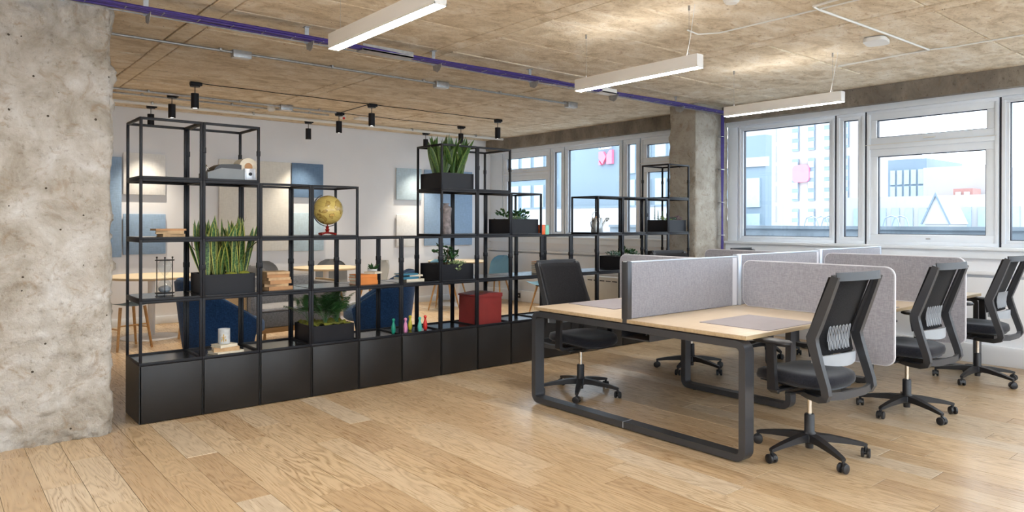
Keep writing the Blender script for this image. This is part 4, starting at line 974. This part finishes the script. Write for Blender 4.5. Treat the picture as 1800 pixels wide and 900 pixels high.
# ------------------------------------------------------------------ acoustic panels on the back wall
for x0, x1, zt, zb, mt, lb in ((.55, .915, 2.362, .973, 'a_blue', 'blue felt panel half hidden by the big pillar'), (.935, 1.475, 2.43, 1.845, 'a_white', 'small white felt panel above the blue one at left'),
        (.935, 1.48, 1.573, 1.005, 'a_blue', 'square blue felt panel behind the upper left books'), (2.22, 3.33, 2.417, 1.011, 'a_cream', 'large cream felt panel behind the snake plants'),
        (3.352, 3.89, 2.42, 1.866, 'a_navy', 'dark steel-blue felt panel above and left of the globe'), (3.354, 3.90, 1.615, .997, 'a_pale', 'pale blue felt panel behind the globe'),
        (5.282, 5.81, 2.439, 1.871, 'a_pale', 'pale blue felt panel left of the tall shelf tower'), (5.285, 5.76, 1.605, 1.027, 'a_white', 'white felt panel low on the wall left of the tower'),
        (5.87, 6.965, 2.437, 1.036, 'a_blue', 'large light blue felt panel behind the vase')):
    t = thing('acoustic_panel', lb, 'wall panel', (x0, YB - .0315, zb), group='felt panels on the back wall')
    MB().box(0, x1 - x0, -.012, .012, 0, zt - zb, .006).build('felt', mt, t); MB().box(.05, x1 - x0 - .05, .012, .03, .05, zt - zb - .05).build('batten', 'whitepl', t)

# ------------------------------------------------------------------ lounge behind the shelving
def round_table(x, y, r, label):
    t = thing('round_table', label, 'table', (x, y, 0), group='round cafe tables')
    MB().lathe([(r - .03, .752), (r, .768), (r, .782), (r - .004, .785)], seg=56).build('tabletop', 'tabletop', t)
    MB().lathe([(.14, .735), (.14, .752)], seg=24).lathe([(.042, .02), (.042, .74)], seg=20).build('column', 'pedestal', t)
    MB().lathe([(r * .66, 0), (r * .66, .008), (.08, .018), (.045, .03)], seg=48).build('foot_disc', 'pedestal', t)
round_table(1.03, 4.19, .53, 'round birch-topped table behind the hourglass'); round_table(3.50, 4.42, .50, 'round birch-topped table below the globe'); round_table(6.15, 4.70, .53, 'round birch-topped table behind the jade plant trough')
def stool(x, y, rz, label):
    t = thing('low_stool', label, 'stool', (x, y, 0), rz, 'stools with splayed oak legs')
    MB().grid(lambda u, v: Vector(((u - .5) * .44, (v - .5) * .38, .48 + .05 * (2 * (u - .5)) ** 2 - .02 * (2 * (v - .5)) ** 2)), 10, 8).build('_', 'stooltop') if False else None
    m = MB().grid(lambda u, v: Vector(((u - .5) * .44, (v - .5) * .38, .50 + .04 * (2 * abs(u - .5)) ** 2)), 10, 8); bmesh.ops.solidify(m.bm, geom=m.bm.faces[:], thickness=.02); m.build('seat', 'stooltop', t, smooth=60)
    for sx in (-1, 1):
        for sy in (-1, 1): MB().tube([(sx * .14, sy * .12, .49), (sx * .20, sy * .17, 0)], [.018, .013], 10).build('leg', 'oakleg', t)
        MB().cyl((sx * .17, -.145, .24), (sx * .17, .145, .24), .008, 8).build('stretcher', 'oakleg', t)
    MB().cyl((-.165, -.14, .28), (.165, -.14, .28), .008, 8).build('stretcher', 'oakleg', t)
stool(.62, 3.52, .3, 'dark blue stool with oak legs by the big pillar'); stool(1.50, 3.93, -.3, 'oak-legged stool half behind the blue armchair')
def shell_chair(x, y, rz, mat, label, h=.42):
    t = thing('shell_chair', label, 'chair', (x, y, 0), rz, 'moulded shell chairs at the round tables')
    def f(u, v):
        a = (u - .5) * 2; 
        if v < .5: yy = .22 - .42 * (v / .5); z = .46 + .05 * a * a - .02 * math.sin(v * 2 * PI)
        else: q = (v - .5) / .5; yy = -.20 - .09 * q; z = .46 + .40 * q + .05 * a * a * (1 - q)
        w = .25 * (1 if v < .75 else math.sqrt(max(0.05, 1 - ((v - .75) / .27) ** 2)))
        return Vector((a * w, yy + .10 * a * a * (1 if v > .3 else .2), z + (.0 if v < .75 else 0)))
    m = MB().grid(f, 12, 18); bmesh.ops.solidify(m.bm, geom=m.bm.faces[:], thickness=.012); m.build('shell', mat, t, smooth=80)
    for sx in (-1, 1):
        for sy in (-1, 1): MB().tube([(sx * .12, sy * .10, .45), (sx * .21, sy * .20, 0)], [.017, .011], 10).build('leg', 'oakleg', t)
    MB().box(-.15, .15, -.12, .12, .425, .445, .005).build('under_frame', 'black', t)
shell_chair(2.9, 4.95, PI + .4, 'shellgrey', 'grey shell chair behind the round table below the globe'); shell_chair(3.85, 4.95, PI - .4, 'shellgrey', 'pale grey shell chair at the wall side of the middle table')
shell_chair(4.25, 4.35, PI / 2, 'shellwhite', 'off-white shell chair right of the middle table'); shell_chair(6.30, 5.08, PI + .1, 'shellgrey', 'dark grey shell chair between back table and wall')
shell_chair(6.85, 4.45, PI / 2 + .3, 'shellblue', 'light blue shell chair right of the back table'); shell_chair(5.55, 4.25, -.9, 'shellblue', 'light blue shell chair in front of the back table')
shell_chair(6.62, 2.85, PI / 2, 'shellblue', 'light blue shell chair behind the striped book pile'); shell_chair(2.55, 4.3, -PI / 2 + .3, 'shellgrey', 'grey shell chair left of the middle table')
def wing_chair(x, y, rz, label):
    t = thing('lounge_armchair', label, 'armchair', (x, y, 0), rz, 'navy lounge armchairs')
    # wrap-around shell: high back sweeping down to low arms
    def hgt(a): q = abs(a); return .86 - .40 * (max(0, q - .28) / .72) ** 1.15 if q > .28 else .86
    def out(u, v, inn):
        a = (u - .5) * 2; th = a * 2.25 + PI; rx, ry = (.46, .44) if not inn else (.405, .385)
        h = hgt(a); z = .12 + (h - .12) * v; fl = .80 + .20 * v ** .8
        if inn: z = max(.34, z)
        return Vector((rx * fl * math.cos(th + PI) * -1 * 1.0, ry * fl * math.sin(th), z)) 
    N, Vn = 32, 10; m = MB()
    O = [[out(i / N, j / Vn, False) for j in range(Vn + 1)] for i in range(N + 1)]; I = [[out(i / N, j / Vn, True) for j in range(Vn + 1)] for i in range(N + 1)]
    m.rings([O[i] + [ (O[i][-1] + I[i][-1]) / 2 + Vector((0, 0, .02))] + I[i][::-1] for i in range(N + 1)]); m.build('shell', 'blueseat', t, smooth=70)
    R = []
    for k, z in ((.0, .30), (.9, .30), (1., .33), (1., .41), (.93, .45), (.5, .46), (0, .46)):
        R.append([(.385 * max(k, .01) * math.cos(q * PI / 14) + .03, .36 * max(k, .01) * math.sin(q * PI / 14), z) for q in range(28)])
    MB().rings(R).build('seat_cushion', 'bluelight', t, smooth=60)
    top = [(O[i][-1] + I[i][-1]) / 2 + Vector((0, 0, .022)) for i in range(N + 1)]; MB().tube(top, .006, 6).build('piping', 'bluelight', t)
    for a in (.8, 2.35, 3.9, 5.5): MB().tube([(.25 * math.cos(a), .25 * math.sin(a), .14), (.31 * math.cos(a), .31 * math.sin(a), 0)], [.018, .012], 8).build('leg', 'oakleg', t)
wing_chair(1.20, 1.95, -.15, 'navy lounge armchair behind the candle cube, high back at left'); wing_chair(3.05, 2.00, PI - .55, 'navy lounge armchair behind the skittles, turned left')
t = thing('sofa', 'grey two-seat sofa with oak base between the two navy armchairs', 'sofa', (2.22, 2.80, 0), .12); t.scale = (.84, 1, 1)
MB().box(-.62, .62, -.32, .34, .18, .24, .008).build('oak_base', 'oakleg', t); MB().box(-.60, .60, -.34, .22, .24, .43, .04).build('seat_base', 'greysofa', t)
MB().box(-.58, .58, -.345, .18, .43, .47, .02).build('seat_cushion', 'greyseat', t); MB().box(-.60, .60, .18, .36, .24, .80, .05).build('backrest', 'greysofa', t)
for s in (-1, 1):
    MB().box(s * .66 - .055, s * .66 + .055, -.30, .36, .22, .72, .045).build('arm', 'greysofa', t); MB().box(s * .73 - .012, s * .73 + .012, -.22, .34, .0, .74, .008).build('side_panel', 'plyedge', t)
for sx in (-.5, .5):
    for sy in (-.28, .3): MB().cyl((sx, sy, 0), (sx, sy, .19), .018, 10).build('leg', 'oakleg', t)
for (x, y, r, h, lb) in ((5.75, 1.55, .22, .44, 'grey conical pouf right of the first desk chair back'), (6.75, 1.15, .20, .46, 'small grey pouf near the radiator, behind the desk screen')):
    t = thing('pouf', lb, 'pouf', (x, y, 0)); MB().lathe([(r * .72, .03), (r * .78, .05), (r, h * .93), (r * .93, h), (r * .5, h + .01), (.01, h + .01)], seg=28).build('cushion', 'greysofa', t, smooth=50)
    MB().lathe([(r * .7, 0), (r * .7, .03)], seg=20).build('plinth', 'black', t)
t = thing('radiator_cabinet', 'cream box cabinet against the window wall, right of the grey pouf', 'cabinet', (7.15, 1.95, 0)); MB().box(-.18, .23, -.35, .35, .12, .62, .006).build('body', 'shellwhite', t); MB().box(-.15, .23, -.33, .33, 0, .12).build('plinth', 'black', t)
for j in range(5): MB().box(-.183, -.18, -.30 + .13 * j, -.20 + .13 * j, .55, .565).build('slot', 'gasket', t, smooth=0)
def socket(x, y, z, label, mt, w_=.15, h_=.09):
    t = thing('wall_socket', label, 'socket', (x, y, z)); MB().box(-.01, 0, -w_ / 2, w_ / 2, -h_ / 2, h_ / 2, .002).build('plate', mt, t)
    for s in (-1, 1): MB().box(-.0115, -.0095, s * w_ / 4 - .012, s * w_ / 4 + .012, -.012, .012).build('outlet', 'gasket' if mt == 'whitepl' else 'whitepl', t, smooth=0)
socket(7.329, 4.42, .11, 'black double socket low on the window wall', 'plastic'); socket(7.388, 3.92, .72, 'white socket plate under the left windows', 'whitepl', .10, .12)

# ------------------------------------------------------------------ the street outside
def bldg(name, label, x, y0, y1, z0, z1, d, mat):
    t = thing(name, label, 'building', (x, (y0 + y1) / 2, z0)); a = (y1 - y0) / 2; MB().box(0, d, -a, a, 0, z1 - z0).build('wall', mat, t, smooth=0); return t
def panes(t, y0, y1, z0, z1, ny, nz_, gap, mat, fm=None, yc=None, prud=.08):
    """window grid: each light its own pane"""
    base = t.location
    dy, dz = (y1 - y0) / ny, (z1 - z0) / nz_
    me = MB().box(-prud, .0, gap / 2, dy - gap / 2, gap / 2, dz - gap / 2).mesh('window', mat, 0)
    for i in range(ny):
        for j in range(nz_): place('window', me, t, (0, y0 + i * dy - base.y, z0 + j * dz - base.z))
A = bldg('hotel_building', 'blue-grey clad building with pink sign beyond the left windows', 26, 14.6, 31, -8, 8.5, 2, 'bA')
panes(A, 22.85, 30.5, -2.6, 5.9, 7, 4, .32, 'bAw'); panes(A, 15.3, 18.15, -2.6, 5.9, 3, 4, .32, 'bAw')
A2 = bldg('hotel_wing', 'lower blue-grey wing with a window grid beside the window pillar', 26.4, 10.55, 14.6, -8, 5.25, .5, 'bA')
MB().box(-.1, 0, -2.2, 2.2, 11.9, 12.3).build('cornice', 'bwhite', A2)
panes(A2, 10.65, 14.25, -2.6, 3.55, 4, 4, .28, 'bAw')
s = thing('hotel_sign', 'pink geometric letter sign with white lettering on the blue-grey facade', 'sign', (25.93, 19.26, 4.47))
def pr(pts, mat): MB().prism(pts, 'x', -.1, .06).build('letter_piece', mat, s, smooth=0)
W_ = .48; Hh = .86
q = .84
pr([(.453, .81 * q), (.147, .81 * q), (-.04, .455 * q), (.2, .025 * q), (.453, .40 * q)], 'signpink'); pr([(.453, .28 * q), (.293, 0), (.453, 0)], 'signpink'); pr([(-.467, .885 * q), (-.293, .86 * q), (-.08, .556 * q), (-.08, .025 * q), (-.467, .025 * q)], 'signpink')
cu = bpy.data.curves.new('lettering', 'FONT'); cu.body = 'citizen'; cu.size = .34; cu.extrude = .02; cu.align_x = 'CENTER'
tmp = bpy.data.objects.new('tmp', cu); COL.objects.link(tmp); dg = bpy.context.evaluated_depsgraph_get(); me = bpy.data.meshes.new_from_object(tmp.evaluated_get(dg)); bpy.data.objects.remove(tmp)
me.materials.clear(); me.materials.append(K['signwhite']); me.name = 'lettering'
place('lettering', me, s, (-.1, 0, .80), (PI / 2, 0, -PI / 2))
B_ = bldg('white_building', 'white rendered stair tower right of the blue-grey building', 38, 16.1, 19.2, -8, 12, .8, 'bwhite'); panes(B_, 16.5, 16.8, -1, 11, 1, 10, .25, 'btower', prud=.03)
C_ = bldg('office_tower', 'pale tower with vertical strips of windows in the distance', 58, 19.5, 27.6, -10, 26, 10, 'btower')
for k in range(5):
    y0 = 20.0 + k * 1.45
    for z_ in (-1., 3.4, 7.8, 12.2, 16.6):
        MB().box(-.15, 0, y0 - 23.55, y0 - 22.95, z_ + 10, z_ + 13.7).build('window_strip', 'bstrip', C_, smooth=0)
        for q in range(4): MB().box(-.2, 0, y0 - 23.5, y0 - 23.0, z_ + 10.2 + q * .9, z_ + 10.75 + q * .9).build('window', 'bAw', C_, smooth=0)
s = thing('round_sign', 'faint red rounded sign fixed to the distant tower', 'sign', (57.72, 25.5, 5.8)); MB().prism(rrect(-.75, .75, -.75, .75, .35, 4), 'x', -.1, .1).build('panel', 'signpink', s); MB().box(.1, .3, -.3, .3, -.3, .3).build('bracket', 'rail', s)
D_ = bldg('rooftop_plant_block', 'grey-blue glazed rooftop block seen through the opening window', 45, 10.9, 13.1, -6, 5.4, 6, 'bgrey'); panes(D_, 11.0, 13.0, 1.8, 4.8, 5, 3, .12, 'bAw')
D2 = bldg('grey_block', 'plain grey block with pale roof edge right of the glazed block', 42, 6.6, 10.0, -6, 4.6, 6, 'btower'); panes(D2, 7.2, 8.4, 1.6, 2.4, 3, 1, .2, 'bAw')
D3 = bldg('red_building', 'low red and white building behind the gabled roof', 40.5, 7.1, 8.0, -6, 3.3, 1.2, 'bred'); panes(D3, 7.15, 7.95, 2.0, 3.2, 2, 3, .15, 'bwhite')
E_ = bldg('low_white_building', 'long low white building with a row of windows', 33, -9, 10.4, -6, 2.7, 6, 'bwhite'); panes(E_, 3.0, 9.9, 1.2, 2.3, 12, 1, .25, 'bAw'); panes(E_, -8.5, 2.0, .4, 2.0, 10, 1, .5, 'bstrip')
G_ = bldg('gabled_house', 'small white gabled roof beyond the parapet', 30, 4.72, 5.6, -6, 1.5, 2, 'bwhite'); MB().prism([(-.5, 7.45), (.5, 7.45), (0, 8.6)], 'x', -.1, 2.0).build('roof', 'bwhite', G_, smooth=0)
MB().bar([(-.14, -.52, 7.44), (-.14, 0, 8.64), (-.14, .52, 7.44)], .06, .06, (1, 0, 0)).build('gable_trim', 'bgrey', G_)
H_ = bldg('far_office_block', 'hazy pale office block at the right window', 48, -14, 4.0, -6, 4.4, 8, 'bwhite'); panes(H_, -13, 3.5, .6, 3.9, 14, 3, .5, 'bstrip')
T(MB().box(11.6, 12.0, -14, 6.0, .2, 1.36).box(11.55, 12.05, -14, 6.0, 1.36, 1.42).build('parapet', 'parapet'), 'weathered roof parapet just outside the right-hand windows', 'parapet')
T(MB().box(7.8, 34, -14, 40, -.6, .2).build('roof_terrace', 'terrace'), 'pale flat roof terrace stretching outside the windows', 'roof')
for (y0, lb) in ((1.3, 'hooped steel ladder rail left of the tower on the parapet'), (.95, 'hooped steel ladder rail beside it on the parapet'), (-.2, 'hooped ladder rail seen through the opening window')):
    t = thing('ladder_rail', lb, 'railing', (12.3, y0, .2))
    for dx in (0, .4): MB().tube([(dx, -.14, 0), (dx, -.14, 1.25), (dx, -.10, 1.37), (dx, 0, 1.41), (dx, .10, 1.37), (dx, .14, 1.25), (dx, .14, 0)], .013, 6).build('hoop', 'rail', t)
t = thing('terrace_wall', 'low white terrace wall below the pink sign', 'wall', (24.2, 20.5, .2)); MB().box(0, .3, -9.5, 3.2, 0, 2.0).build('wall', 'bwhite', t, smooth=0); MB().box(-.05, .35, -9.5, 3.2, 2.0, 2.08).build('coping', 'bgrey', t, smooth=0)
